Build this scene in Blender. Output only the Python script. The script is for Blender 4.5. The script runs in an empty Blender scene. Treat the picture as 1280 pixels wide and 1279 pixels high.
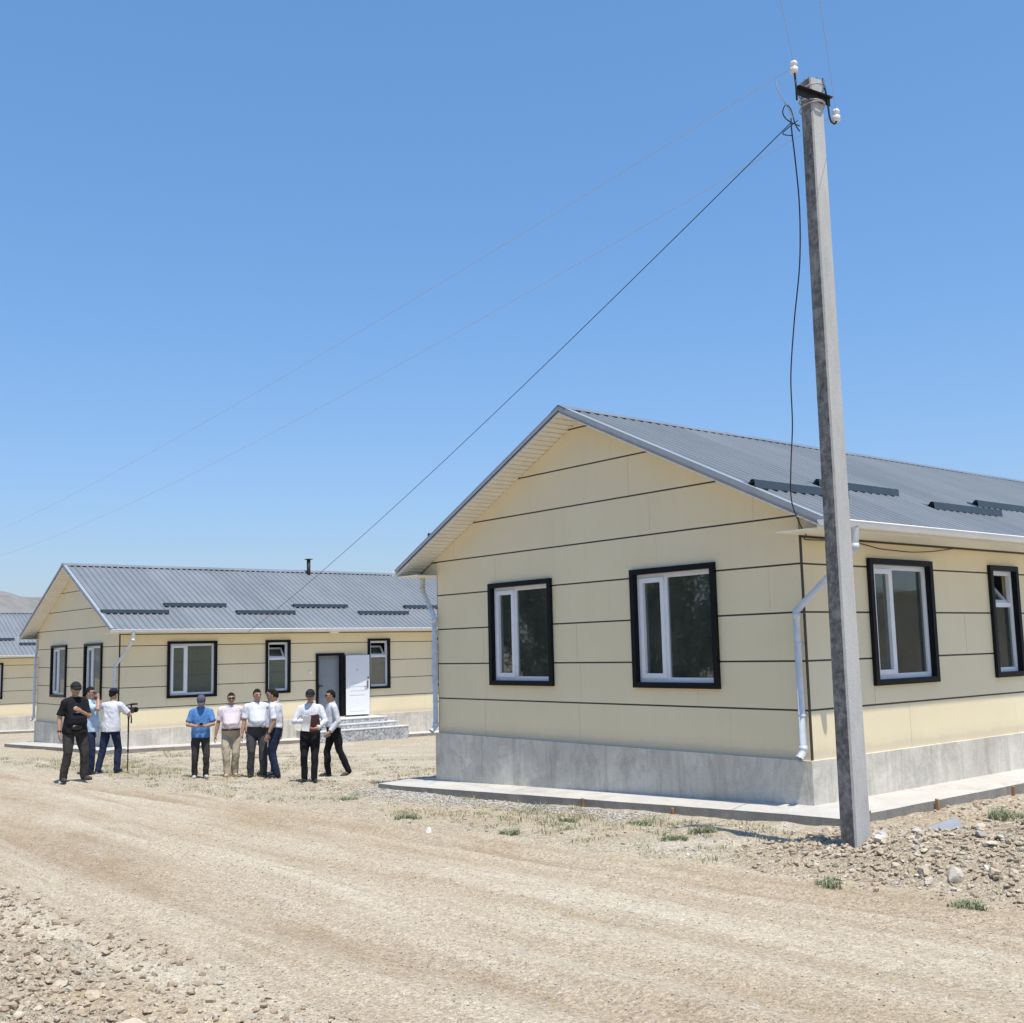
import bpy, bmesh, math, random
import numpy as np
from mathutils import Vector, Matrix

random.seed(7)
RNG = np.random.default_rng(11)
scene = bpy.context.scene
COL = scene.collection
R = math.radians

# ------------------------------------------------------------------ helpers
def link(o, parent=None):
    COL.objects.link(o)
    if parent is not None:
        o.parent = parent
    return o

def tag(o, label=None, cat=None, group=None, kind=None):
    if label: o['label'] = label
    if cat: o['category'] = cat
    if group: o['group'] = group
    if kind: o['kind'] = kind
    return o

def empty(name, loc, rz=0.0, parent=None):
    o = bpy.data.objects.new(name, None)
    o.empty_display_size = .2
    link(o, parent)
    o.location = loc
    o.rotation_euler = (0, 0, rz)
    return o

def copy_tree(o, parent=None):
    c = o.copy()
    COL.objects.link(c)
    c.parent = parent
    for ch in list(o.children):
        copy_tree(ch, c)
    return c

class MB:
    """collects polygons and builds them as one mesh object"""
    def __init__(s):
        s.v = []; s.f = []; s.m = []; s.smooth = []
    def add(s, verts, faces, mi=0, smooth=False):
        b = len(s.v)
        s.v += [tuple(p) for p in verts]
        for f in faces:
            s.f.append(tuple(b + i for i in f)); s.m.append(mi); s.smooth.append(smooth)
    def box(s, a, b, mi=0, M=None):
        (x0, y0, z0), (x1, y1, z1) = a, b
        vs = [(x0,y0,z0),(x1,y0,z0),(x1,y1,z0),(x0,y1,z0),(x0,y0,z1),(x1,y0,z1),(x1,y1,z1),(x0,y1,z1)]
        if M: vs = [M(*p) for p in vs]
        s.add(vs, [(0,3,2,1),(4,5,6,7),(0,1,5,4),(1,2,6,5),(2,3,7,6),(3,0,4,7)], mi)
    def hexa(s, vs, mi=0):
        s.add(vs, [(0,3,2,1),(4,5,6,7),(0,1,5,4),(1,2,6,5),(2,3,7,6),(3,0,4,7)], mi)
    def prism(s, poly, f0, f1, mi=0):
        """poly: 2d points; f0, f1 map a 2d point to 3d for the two caps"""
        n = len(poly)
        vs = [f0(*p) for p in poly] + [f1(*p) for p in poly]
        fs = [tuple(range(n))[::-1], tuple(range(n, 2*n))]
        fs += [(i, (i+1) % n, n + (i+1) % n, n + i) for i in range(n)]
        s.add(vs, fs, mi)
    def tube(s, pts, rad, n=10, mi=0, caps=True, smooth=True):
        pts = [Vector(p) for p in pts]
        if not isinstance(rad, (list, tuple)): rad = [rad]*len(pts)
        rings = []
        up = None
        for i, p in enumerate(pts):
            if i == 0: t = pts[1]-pts[0]
            elif i == len(pts)-1: t = pts[-1]-pts[-2]
            else: t = (pts[i+1]-pts[i]).normalized() + (pts[i]-pts[i-1]).normalized()
            t.normalize()
            if up is None:
                up = Vector((0,0,1)) if abs(t.z) < .9 else Vector((1,0,0))
            a = t.cross(up)
            if a.length < 1e-4: a = t.cross(Vector((0,1,0)))
            a.normalize(); b = a.cross(t).normalized(); up = b
            k = 1.0
            if 0 < i < len(pts)-1:
                c = (pts[i]-pts[i-1]).normalized().dot(t); k = 1/max(.5, c)
            rings.append([p + (a*math.cos(2*math.pi*j/n) + b*math.sin(2*math.pi*j/n))*rad[i] for j in range(n)])
        vs = [q for r in rings for q in r]
        fs = []
        for i in range(len(pts)-1):
            for j in range(n):
                fs.append((i*n+j, i*n+(j+1) % n, (i+1)*n+(j+1) % n, (i+1)*n+j))
        s.add(vs, fs, mi, smooth)
        if caps:
            s.add(rings[0], [tuple(range(n))[::-1]], mi); s.add(rings[-1], [tuple(range(n))], mi)
    def lathe(s, base, axis, prof, n=14, mi=0):
        """prof: (distance along the axis, radius)"""
        base = Vector(base); axis = Vector(axis).normalized()
        s.tube([base + axis*h for h, r in prof], [max(r, 1e-4) for h, r in prof], n, mi)
    def ell(s, c, r, nu=14, nv=9, mi=0, rot=None, keep=None):
        vs = []; fs = []
        c = Vector(c)
        for i in range(nv+1):
            th = math.pi*i/nv
            for j in range(nu):
                ph = 2*math.pi*j/nu
                p = Vector((r[0]*math.sin(th)*math.cos(ph), r[1]*math.sin(th)*math.sin(ph), r[2]*math.cos(th)))
                if rot is not None: p = rot @ p
                vs.append(p + c)
        for i in range(nv):
            for j in range(nu):
                f = (i*nu+j, (i+1)*nu+j, (i+1)*nu+(j+1) % nu, i*nu+(j+1) % nu)
                fs.append(f)
        s.add(vs, fs, mi, True)
    def build(s, name, mats, parent=None, recalc=True, weld=True):
        me = bpy.data.meshes.new(name)
        me.from_pydata(s.v, [], s.f)
        if not isinstance(mats, (list, tuple)): mats = [mats]
        for m in mats: me.materials.append(m)
        me.polygons.foreach_set('material_index', s.m)
        me.polygons.foreach_set('use_smooth', s.smooth)
        if weld or recalc:
            bm = bmesh.new(); bm.from_mesh(me)
            if weld: bmesh.ops.remove_doubles(bm, verts=bm.verts, dist=1e-5)
            if recalc: bmesh.ops.recalc_face_normals(bm, faces=bm.faces)
            bm.to_mesh(me); bm.free()
        me.update()
        return link(bpy.data.objects.new(name, me), parent)

def np_mesh(name, V, F, mats, parent=None, smooth=False, midx=None, col=None):
    """fast build of a triangle or quad mesh from arrays"""
    me = bpy.data.meshes.new(name)
    V = np.asarray(V, np.float32); F = np.asarray(F, np.int32)
    k = F.shape[1]
    me.vertices.add(len(V)); me.vertices.foreach_set('co', V.ravel())
    me.loops.add(F.size); me.loops.foreach_set('vertex_index', F.ravel())
    me.polygons.add(len(F))
    me.polygons.foreach_set('loop_start', np.arange(0, F.size, k, dtype=np.int32))
    me.polygons.foreach_set('loop_total', np.full(len(F), k, np.int32))
    if not isinstance(mats, (list, tuple)): mats = [mats]
    for m in mats: me.materials.append(m)
    if midx is not None: me.polygons.foreach_set('material_index', np.asarray(midx, np.int32))
    me.polygons.foreach_set('use_smooth', np.full(len(F), smooth, bool))
    if col is not None:
        a = me.attributes.new('tint', 'FLOAT_COLOR', 'POINT')
        a.data.foreach_set('color', np.asarray(col, np.float32).ravel())
    me.update(calc_edges=True); me.validate()
    return link(bpy.data.objects.new(name, me), parent)

# ------------------------------------------------------------------ materials
def new_mat(name):
    m = bpy.data.materials.new(name); m.use_nodes = True
    nt = m.node_tree; b = nt.nodes['Principled BSDF']
    return m, nt, b

def N(nt, t, **kw):
    n = nt.nodes.new(t)
    for k, v in kw.items():
        if k in n.inputs.keys(): n.inputs[k].default_value = v
        else: setattr(n, k, v)
    return n

def coords(nt, scale=(1,1,1), obj=True, rot=(0,0,0)):
    tc = N(nt, 'ShaderNodeTexCoord')
    mp = N(nt, 'ShaderNodeMapping'); mp.inputs['Scale'].default_value = scale
    mp.inputs['Rotation'].default_value = rot
    nt.links.new(tc.outputs['Object'], mp.inputs['Vector'])
    return mp.outputs['Vector']

def noise(nt, vec, scale, detail=4, rough=.55, dist=0):
    n = N(nt, 'ShaderNodeTexNoise'); n.inputs['Scale'].default_value = scale
    n.inputs['Detail'].default_value = detail; n.inputs['Roughness'].default_value = rough
    n.inputs['Distortion'].default_value = dist
    nt.links.new(vec, n.inputs['Vector'])
    return n.outputs['Fac']

def ramp(nt, fac, stops):
    r = N(nt, 'ShaderNodeValToRGB')
    e = r.color_ramp.elements
    while len(e) > 1: e.remove(e[0])
    e[0].position = stops[0][0]; e[0].color = (*stops[0][1], 1)
    for p, c in stops[1:]:
        k = e.new(p); k.color = (*c, 1)
    nt.links.new(fac, r.inputs['Fac'])
    return r.outputs['Color']

def mixc(nt, fac, a, b, mode='MIX'):
    m = N(nt, 'ShaderNodeMix', data_type='RGBA', blend_type=mode)
    if isinstance(fac, (int, float)): m.inputs[0].default_value = fac
    else: nt.links.new(fac, m.inputs[0])
    for sock, v in ((m.inputs[6], a), (m.inputs[7], b)):
        if isinstance(v, tuple): sock.default_value = (*v, 1)
        else: nt.links.new(v, sock)
    return m.outputs[2]

def bump(nt, b, h, strength=.3, dist=.02):
    n = N(nt, 'ShaderNodeBump'); n.inputs['Strength'].default_value = strength
    n.inputs['Distance'].default_value = dist
    nt.links.new(h, n.inputs['Height']); nt.links.new(n.outputs['Normal'], b.inputs['Normal'])

def g3(v): return (v, v, v)

def mat_plain(name, c, rough=.5, var=.12, nscale=6, metallic=0, bmp=0, bscale=60):
    m, nt, b = new_mat(name)
    vec = coords(nt)
    f = noise(nt, vec, nscale, 5)
    lo = tuple(x*(1-var) for x in c); hi = tuple(min(1, x*(1+var)) for x in c)
    nt.links.new(ramp(nt, f, [(.3, lo), (.7, hi)]), b.inputs['Base Color'])
    b.inputs['Roughness'].default_value = rough; b.inputs['Metallic'].default_value = metallic
    if bmp: bump(nt, b, noise(nt, vec, bscale, 3), bmp, .004)
    return m

def mat_panel():
    m, nt, b = new_mat('cream_panel')
    vec = coords(nt)
    f = noise(nt, vec, .9, 4, .6)
    c = ramp(nt, f, [(.3, (.785, .68, .455)), (.7, (.825, .72, .49))])
    # faint rain streaks and dust
    vs = coords(nt, (3.0, 3.0, .18))
    st = noise(nt, vs, 2.2, 6, .65)
    c = mixc(nt, ramp(nt, st, [(.54, g3(0)), (.82, g3(.12))]), c, (.52, .45, .31))
    sx = N(nt, 'ShaderNodeSeparateXYZ'); nt.links.new(vec, sx.inputs[0])      # dust splashed up from the ground
    ad = N(nt, 'ShaderNodeMath', operation='MULTIPLY_ADD'); nt.links.new(noise(nt, vec, 5, 6, .75), ad.inputs[0]); ad.inputs[1].default_value = -.16
    nt.links.new(sx.outputs['Z'], ad.inputs[2])
    c = mixc(nt, ramp(nt, ad.outputs[0], [(.0, g3(.45)), (.05, g3(.15)), (.16, g3(0))]), c, (.52, .46, .35))
    nt.links.new(c, b.inputs['Base Color'])
    b.inputs['Roughness'].default_value = .55
    b.inputs['Specular IOR Level'].default_value = .35
    bump(nt, b, noise(nt, vec, 170, 2), .12, .003)
    return m

def mat_concrete(name, c0, c1, dirt=(.33, .27, .17), streak=.6, base_dirt=True):
    m, nt, b = new_mat(name)
    vec = coords(nt)
    c = ramp(nt, noise(nt, vec, 1.3, 8, .65, .6), [(.32, c0), (.55, tuple((a+d)/2 for a, d in zip(c0, c1))), (.72, c1)])
    vs = coords(nt, (4, 4, .35))
    st = noise(nt, vs, 2.0, 6, .7)
    c = mixc(nt, ramp(nt, st, [(.50, g3(0)), (.72, g3(streak))]), c, tuple(x*.55 for x in c0))
    c = mixc(nt, ramp(nt, noise(nt, vec, 2.4, 7, .75, .8), [(.52, g3(0)), (.68, g3(.5))]), c, dirt)
    c = mixc(nt, ramp(nt, noise(nt, vec, .9, 7, .75, 1.0), [(.52, g3(0)), (.66, g3(.55))]), c, tuple(x*.62 for x in c0))
    fine = noise(nt, vec, 70, 3, .7)
    c = mixc(nt, .14, c, ramp(nt, fine, [(.35, g3(.2)), (.65, g3(.85))]))
    nt.links.new(c, b.inputs['Base Color'])
    b.inputs['Roughness'].default_value = .88
    h = mixc(nt, .5, noise(nt, vec, 14, 6, .7), fine)
    bump(nt, b, h, .5, .015)
    return m

def mat_roof():
    m, nt, b = new_mat('blue_grey_roof_metal')
    vec = coords(nt)
    f = noise(nt, vec, .7, 4, .6)
    c = ramp(nt, f, [(.3, (.20, .218, .228)), (.7, (.24, .257, .265))])
    tcy = N(nt, 'ShaderNodeSeparateXYZ'); nt.links.new(coords(nt, (1, .909, 1)), tcy.inputs[0])      # each sheet a touch different
    fl = N(nt, 'ShaderNodeMath', operation='FLOOR'); nt.links.new(tcy.outputs['Y'], fl.inputs[0])
    wn_ = N(nt, 'ShaderNodeTexWhiteNoise', noise_dimensions='1D'); nt.links.new(fl.outputs[0], wn_.inputs['W'])
    c = mixc(nt, 1.0, c, ramp(nt, wn_.outputs['Value'], [(0, g3(.88)), (1, g3(1.0))]), 'MULTIPLY')
    vs = coords(nt, (.4, 6, .4))
    c = mixc(nt, ramp(nt, noise(nt, vs, 1.6, 5, .6), [(.5, g3(0)), (.8, g3(.35))]), c, (.33, .335, .33))
    nt.links.new(c, b.inputs['Base Color'])
    b.inputs['Roughness'].default_value = .30
    return m

def mat_glass():
    m, nt, b = new_mat('window_glass')
    nt.nodes.remove(b)
    out = nt.nodes['Material Output']
    tr = N(nt, 'ShaderNodeBsdfTransparent'); tr.inputs['Color'].default_value = (.80, .86, .84, 1)
    gl = N(nt, 'ShaderNodeBsdfGlossy'); gl.inputs['Roughness'].default_value = .02
    gl.inputs['Color'].default_value = (.95, 1, .98, 1)
    fr = N(nt, 'ShaderNodeFresnel'); fr.inputs['IOR'].default_value = 2.1
    vec = coords(nt)
    bp = N(nt, 'ShaderNodeBump'); bp.inputs['Strength'].default_value = .02; bp.inputs['Distance'].default_value = .01
    nt.links.new(noise(nt, vec, 1.5, 1), bp.inputs['Height'])
    nt.links.new(bp.outputs['Normal'], gl.inputs['Normal'])
    mx = N(nt, 'ShaderNodeMixShader')
    nt.links.new(fr.outputs[0], mx.inputs[0]); nt.links.new(tr.outputs[0], mx.inputs[1]); nt.links.new(gl.outputs[0], mx.inputs[2])
    df = N(nt, 'ShaderNodeBsdfDiffuse'); df.inputs['Color'].default_value = (.50, .52, .47, 1)
    m2 = N(nt, 'ShaderNodeMixShader')      # a film of building dust on the panes
    nt.links.new(ramp(nt, noise(nt, coords(nt, (1, 1, .5)), 2.2, 5, .7), [(.3, g3(.03)), (.7, g3(.085))]), m2.inputs[0])
    nt.links.new(mx.outputs[0], m2.inputs[1]); nt.links.new(df.outputs[0], m2.inputs[2])
    nt.links.new(m2.outputs[0], out.inputs['Surface'])
    return m

def gravelly(nt, vec, c, gain, amt=.5):
    """fine gravel: random light and dark grains of two sizes; returns colour and height"""
    hs = None
    for sc, lo, hi in ((48, .30, .70), (105, .28, .72)):
        v = N(nt, 'ShaderNodeTexVoronoi'); v.inputs['Scale'].default_value = sc
        nt.links.new(vec, v.inputs['Vector'])
        w = N(nt, 'ShaderNodeRGBToBW'); nt.links.new(v.outputs['Color'], w.inputs[0])
        f = ramp(nt, w.outputs[0], [(lo-.06, g3(.50)), (lo+.06, g3(.95)), (hi-.06, g3(1.0)), (hi+.06, g3(1.42))])
        c = mixc(nt, amt, c, f, 'MULTIPLY')
        d = ramp(nt, v.outputs['Distance'], [(.0, g3(1)), (.8, g3(0))])
        hs = d if hs is None else mixc(nt, .4, hs, d)
    c = mixc(nt, 1.0, c, (gain*1.015, gain*1.005, gain*.975), 'MULTIPLY')
    return c, hs

def mat_ground():
    m, nt, b = new_mat('dry_yard_soil')
    vec = coords(nt)
    c = ramp(nt, noise(nt, vec, .55, 8, .62, .5), [(.28, (.31, .25, .165)), (.46, (.40, .335, .235)), (.60, (.47, .41, .31)), (.76, (.54, .495, .405))])
    c = mixc(nt, ramp(nt, noise(nt, vec, .33, 5, .65, 1.2), [(.53, g3(0)), (.61, g3(.85))]), c, (.66, .64, .58))      # spilled cement and lime dust
    c = mixc(nt, ramp(nt, noise(nt, vec, 1.4, 8, .75), [(.50, g3(0)), (.66, g3(.6))]), c, (.34, .29, .165))             # dead grass
    c = mixc(nt, ramp(nt, noise(nt, vec, 2.6, 7, .7), [(.55, g3(0)), (.70, g3(.6))]), c, (.27, .205, .13))
    dug = N(nt, 'ShaderNodeAttribute', attribute_name='dug')
    c = mixc(nt, dug.outputs['Fac'], c, ramp(nt, noise(nt, vec, 1.8, 7, .75, .5), [(.35, (.245, .165, .095)), (.55, (.35, .255, .155)), (.70, (.43, .345, .24))]))      # freshly dug earth
    sp = noise(nt, vec, 24, 6, .85)
    c = mixc(nt, .55, c, ramp(nt, sp, [(.30, (.13, .10, .065)), (.47, (.42, .35, .25)), (.66, (.68, .62, .51))]))
    c = mixc(nt, .32, c, ramp(nt, noise(nt, vec, 85, 4, .85), [(.36, (.10, .08, .05)), (.62, (.74, .68, .57))]))
    c, vh = gravelly(nt, vec, c, 1.06, .55)
    nt.links.new(c, b.inputs['Base Color'])
    b.inputs['Roughness'].default_value = .95
    b.inputs['Specular IOR Level'].default_value = .1
    h = mixc(nt, .45, sp, vh)
    bump(nt, b, h, .8, .04)
    return m

def mat_road():
    m, nt, b = new_mat('dusty_road_dirt')
    tilt = (0, 0, R(-5))
    vec = coords(nt)
    v2 = coords(nt, (.13, 1.0, 1), rot=tilt)
    v3 = coords(nt, (.22, 3.6, 1), rot=tilt)
    c = ramp(nt, noise(nt, v2, 1.0, 7, .62, .4), [(.34, (.30, .225, .135)), (.45, (.41, .335, .23)), (.54, (.49, .425, .32)), (.68, (.58, .525, .425))])
    c = mixc(nt, ramp(nt, noise(nt, v3, 1.0, 7, .72, .3), [(.50, g3(0)), (.62, g3(.6))]), c, (.29, .21, .12))          # tyre worn streaks
    c = mixc(nt, ramp(nt, noise(nt, coords(nt, (.5, 1.2, 1), rot=tilt), .8, 7, .75, .6), [(.52, g3(0)), (.66, g3(.6))]), c, (.54, .50, .42))   # grey gravel patches
    wear = N(nt, 'ShaderNodeAttribute', attribute_name='wear')
    wn = N(nt, 'ShaderNodeMath', operation='MULTIPLY'); nt.links.new(wear.outputs['Fac'], wn.inputs[0])
    nt.links.new(ramp(nt, noise(nt, v3, 1.3, 6, .75), [(.36, g3(.25)), (.56, g3(1))]), wn.inputs[1])
    c = mixc(nt, wn.outputs[0], c, (.265, .185, .105))
    sp = noise(nt, vec, 34, 6, .85)
    grav = ramp(nt, noise(nt, coords(nt, (.45, 1.3, 1), rot=tilt), .9, 6, .75), [(.42, g3(.10)), (.60, g3(.60))])
    c = mixc(nt, grav, c, ramp(nt, sp, [(.32, (.17, .13, .085)), (.48, (.43, .35, .245)), (.66, (.68, .61, .49))]))
    c = mixc(nt, .22, c, ramp(nt, noise(nt, vec, 120, 4, .85), [(.36, (.11, .085, .055)), (.62, (.74, .67, .56))]))
    c, vh = gravelly(nt, vec, c, 1.00, .42)
    nt.links.new(c, b.inputs['Base Color'])
    b.inputs['Roughness'].default_value = .95
    b.inputs['Specular IOR Level'].default_value = .1
    h = mixc(nt, .5, sp, vh)
    bump(nt, b, h, .6, .025)
    return m

def mat_stone():
    m, nt, b = new_mat('field_stone')
    at = N(nt, 'ShaderNodeAttribute', attribute_name='tint')
    vec = coords(nt)
    c = mixc(nt, .35, at.outputs['Color'], ramp(nt, noise(nt, vec, 38, 5, .7), [(.3, (.25, .19, .13)), (.7, (.64, .56, .44))]))
    nt.links.new(c, b.inputs['Base Color'])
    b.inputs['Roughness'].default_value = .9
    bump(nt, b, noise(nt, vec, 80, 4, .7), .4, .01)
    return m

def mat_leaf(name, a, c):
    m, nt, b = new_mat(name)
    vec = coords(nt)
    nt.links.new(ramp(nt, noise(nt, vec, 2.5, 4), [(.3, a), (.7, c)]), b.inputs['Base Color'])
    b.inputs['Roughness'].default_value = .6
    return m

def mat_pole():
    m, nt, b = new_mat('weathered_pole_concrete')
    tc = N(nt, 'ShaderNodeTexCoord')
    vec = coords(nt)
    base = ramp(nt, noise(nt, coords(nt, (1, 1, .25)), 5, 7, .65), [(.3, (.42, .41, .38)), (.7, (.58, .565, .52))])
    fine = noise(nt, vec, 90, 3, .7)
    base = mixc(nt, .2, base, ramp(nt, fine, [(.35, g3(.12)), (.65, g3(.65))]))
    # dark lichen on the mould-side faces, with pale rubbed spots
    lich = ramp(nt, noise(nt, vec, 16, 7, .75), [(.30, (.055, .053, .050)), (.48, (.14, .135, .127)), (.68, (.30, .29, .27))])
    spots = N(nt, 'ShaderNodeTexVoronoi'); spots.inputs['Scale'].default_value = 1.0
    nt.links.new(coords(nt, (2.2, 0, 3.6)), spots.inputs['Vector'])
    lich = mixc(nt, ramp(nt, spots.outputs['Distance'], [(.11, g3(.65)), (.27, g3(0))]), lich, (.36, .35, .33))
    at = N(nt, 'ShaderNodeAttribute', attribute_name='lichen')
    mul = N(nt, 'ShaderNodeMath', operation='MULTIPLY')
    nt.links.new(at.outputs['Fac'], mul.inputs[0])
    nt.links.new(ramp(nt, noise(nt, coords(nt, (1, 1, .5)), 4.5, 5, .7), [(.30, g3(.55)), (.5, g3(1))]), mul.inputs[1])
    c = mixc(nt, mul.outputs[0], base, lich)
    nt.links.new(c, b.inputs['Base Color'])
    b.inputs['Roughness'].default_value = .9
    bump(nt, b, mixc(nt, .5, noise(nt, vec, 22, 6, .7), fine), .45, .012)
    return m

def mat_terrazzo():
    m, nt, b = new_mat('speckled_step_tile')
    vec = coords(nt)
    v = N(nt, 'ShaderNodeTexVoronoi'); v.inputs['Scale'].default_value = 17
    nt.links.new(vec, v.inputs['Vector'])
    w = N(nt, 'ShaderNodeRGBToBW'); nt.links.new(v.outputs['Color'], w.inputs[0])
    c = ramp(nt, w.outputs[0], [(.25, (.24, .25, .26)), (.42, (.38, .39, .40)), (.6, (.56, .56, .55)), (.8, (.33, .34, .35))])
    nt.links.new(c, b.inputs['Base Color']); b.inputs['Roughness'].default_value = .4
    return m

def mat_hill():
    m, nt, b = new_mat('bare_dry_hill')
    vec = coords(nt)
    v = coords(nt, (1, 1, .4))
    c = ramp(nt, noise(nt, v, .02, 9, .7, .6), [(.3, (.14, .135, .13)), (.55, (.22, .21, .195)), (.75, (.29, .28, .26))])
    nt.links.new(c, b.inputs['Base Color']); b.inputs['Roughness'].default_value = 1
    return m

def mat_brick():
    m, nt, b = new_mat('mud_brick')
    tc = N(nt, 'ShaderNodeTexCoord')
    mp = N(nt, 'ShaderNodeMapping'); mp.inputs['Rotation'].default_value = (R(90), 0, 0)
    nt.links.new(tc.outputs['Object'], mp.inputs['Vector'])
    br = N(nt, 'ShaderNodeTexBrick'); br.inputs['Scale'].default_value = 2.2
    br.inputs['Color1'].default_value = (.34, .25, .16, 1); br.inputs['Color2'].default_value = (.42, .32, .21, 1)
    br.inputs['Mortar'].default_value = (.25, .20, .14, 1)
    nt.links.new(mp.outputs['Vector'], br.inputs['Vector'])
    nt.links.new(br.outputs['Color'], b.inputs['Base Color']); b.inputs['Roughness'].default_value = .95
    return m

def mat_skin(name, c):
    m, nt, b = new_mat(name)
    vec = coords(nt)
    nt.links.new(ramp(nt, noise(nt, vec, 14, 3), [(.3, tuple(x*.88 for x in c)), (.7, tuple(x*1.1 for x in c))]), b.inputs['Base Color'])
    b.inputs['Roughness'].default_value = .5
    return m

def mat_cloth(name, c, var=.14):
    m, nt, b = new_mat(name)
    vec = coords(nt)
    f = noise(nt, vec, 9, 4, .6)
    nt.links.new(ramp(nt, f, [(.3, tuple(x*(1-var) for x in c)), (.7, tuple(min(.95, x*(1+var)) for x in c))]), b.inputs['Base Color'])
    b.inputs['Roughness'].default_value = .85
    b.inputs['Specular IOR Level'].default_value = .2
    bump(nt, b, noise(nt, coords(nt, (1, 1, .45)), 13, 4, .6, .8), .5, .03)
    return m

M = dict(
    panel=mat_panel(),
    edge=mat_concrete('pavement_edge_painted_shade', (.15, .14, .12), (.29, .27, .23)),  # slab concrete darkened for the side faces, their shade painted into the colour
    seam=mat_plain('dark_brown_joint_profile', (.045, .03, .02), .5),
    plinth=mat_concrete('plinth_concrete', (.50, .46, .38), (.82, .765, .65)),
    slab=mat_concrete('pavement_concrete', (.46, .44, .395), (.60, .575, .52), streak=.1),
    roof=mat_roof(),
    verge=mat_plain('light_grey_verge_metal', (.33, .36, .39), .4, .06),
    guard=mat_plain('slate_snow_guard', (.055, .075, .095), .4, .1),
    white=mat_plain('white_window_plastic', (.80, .81, .83), .32, .03),
    gutter=mat_plain('white_gutter_metal', (.78, .79, .79), .35, .05, 3),
    pipe=mat_plain('pale_downpipe_metal', (.60, .64, .68), .33, .14, 7, .1),
    soffit=mat_plain('off_white_soffit', (.78, .75, .67), .45, .04, 3),
    black=mat_plain('black_window_trim', (.006, .007, .009), .42, .2),
    glass=mat_glass(),
    plaster=mat_plain('grey_inside_plaster', (.42, .40, .37), .8, .1, 2),
    wood_floor=mat_plain('inside_floor', (.24, .20, .15), .6, .2, 3),
    deck=mat_plain('roof_deck', (.45, .45, .44), .8),
    door_white=mat_plain('white_door_skin', (.78, .80, .82), .35, .02),
    door_grey=mat_plain('grey_door_skin', (.24, .26, .28), .45, .05),
    steel=mat_plain('dull_steel', (.30, .30, .30), .35, .1, 8, .8),
    dark=mat_plain('dark_metal', (.018, .017, .016), .5, .3),
    rust=mat_plain('rusty_pipe', (.05, .032, .022), .7, .3),
    porcelain=mat_plain('white_porcelain', (.78, .76, .70), .15, .05, 9),
    wire=mat_plain('bare_wire', (.40, .37, .36), .5, .1),
    cable=mat_plain('black_cable', (.015, .015, .016), .5, .2),
    terrazzo=mat_terrazzo(),
    tile=mat_plain('pale_step_tile', (.66, .65, .62), .5, .06, 4),
    ground=mat_ground(), road=mat_road(), stone=mat_stone(),
    grassgreen=mat_leaf('weed_green', (.15, .18, .085), (.32, .35, .20)),
    grassdry=mat_leaf('dry_straw', (.33, .27, .14), (.50, .43, .26)),
    pole=mat_pole(),
    stake=mat_plain('raw_wood_stake', (.30, .165, .085), .8, .25, 12),
    leaf=mat_leaf('tree_leaf', (.055, .085, .03), (.10, .14, .055)),
    bark=mat_plain('bark', (.10, .075, .05), .9, .3, 6),
    hill=mat_hill(), brick=mat_brick(),
    slate=mat_plain('grey_slate_sheet', (.27, .30, .33), .6, .15, 5),
    paper=mat_plain('white_paper', (.82, .82, .80), .6, .03),
    maroon=mat_plain('maroon_folder', (.075, .018, .022), .45, .15),
)

M['black'].node_tree.nodes['Principled BSDF'].inputs['Specular IOR Level'].default_value = .18
M['guard'].node_tree.nodes['Principled BSDF'].inputs['Specular IOR Level'].default_value = .3

# ------------------------------------------------------------------ terrain
def sstep(a, b, x):
    t = np.clip((x-a)/(b-a), 0, 1); return t*t*(3-2*t)
def yard_z(x, y):
    z = np.interp(x, [-900,-400,-120,-60,-50,-33,-24.4,-8.2,0,8,40,900], [-14,-8,-3.6,-2.25,-1.98,-1.53,-1.27,-.99,-.68,-.5,-.2,2])
    return z - .021*np.clip(y, 0, 30)*sstep(-5, -12, x)
def road_z(x):
    return np.interp(x, [-900,-400,-120,-60,-30,-14,-5,2,8,40,900], [-14,-8,-3.2,-1.75,-1.10,-.81,-.77,-.72,-.58,-.2,2])
def road_edge(x):
    return np.interp(x, [-900,-60,-17,-5.7,.6,4,10,40,900], [-60,-8.5,-4.75,-3.45,-3.05,-2.85,-2.6,-1.6,20])
def ground_z(x, y):
    x = np.asarray(x, float); y = np.asarray(y, float)
    e = road_edge(x)
    w = np.interp(x, [-14,-4], [4.2,1.3])
    t = sstep(e+w, e-.6, y)
    z = yard_z(x, y)*(1-t) + road_z(x)*t
    d = e - y
    z = z + .05*np.exp(-((d-3.1)/1.6)**2)
    z = z + .42*sstep(5.6, 8.6, d)
    def g(cx, cy, sx, sy, a): return a*np.exp(-((x-cx)/sx)**2 - ((y-cy)/sy)**2)
    return z + g(1.95,-1.8,.8,.6,.10) + g(3.35,-1.6,1.1,.75,.30) + g(5.2,-1.25,1.3,.85,.30) + g(7.4,-.9,1.6,.9,.28)

def vnoise(x, y, seed=0):
    """value noise on a lattice, -1..1"""
    xi = np.floor(x).astype(np.int64); yi = np.floor(y).astype(np.int64)
    fx = x-xi; fy = y-yi
    fx = fx*fx*(3-2*fx); fy = fy*fy*(3-2*fy)
    def h(a, b):
        n = (a*374761393 + b*668265263 + seed*982451653) & 0x7fffffff
        n = ((n ^ (n >> 13))*1274126177) & 0x7fffffff
        return ((n ^ (n >> 16)) & 0xffff)/32767.5 - 1
    return (h(xi,yi)*(1-fx)+h(xi+1,yi)*fx)*(1-fy) + (h(xi,yi+1)*(1-fx)+h(xi+1,yi+1)*fx)*fy

def fbm(x, y, f, oct=4, seed=0, gain=.55):
    s = 0; a = 1
    for i in range(oct):
        s = s + a*vnoise(x*f+i*17.3, y*f-i*9.1, seed+i); a *= gain; f *= 2.03
    return s

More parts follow.
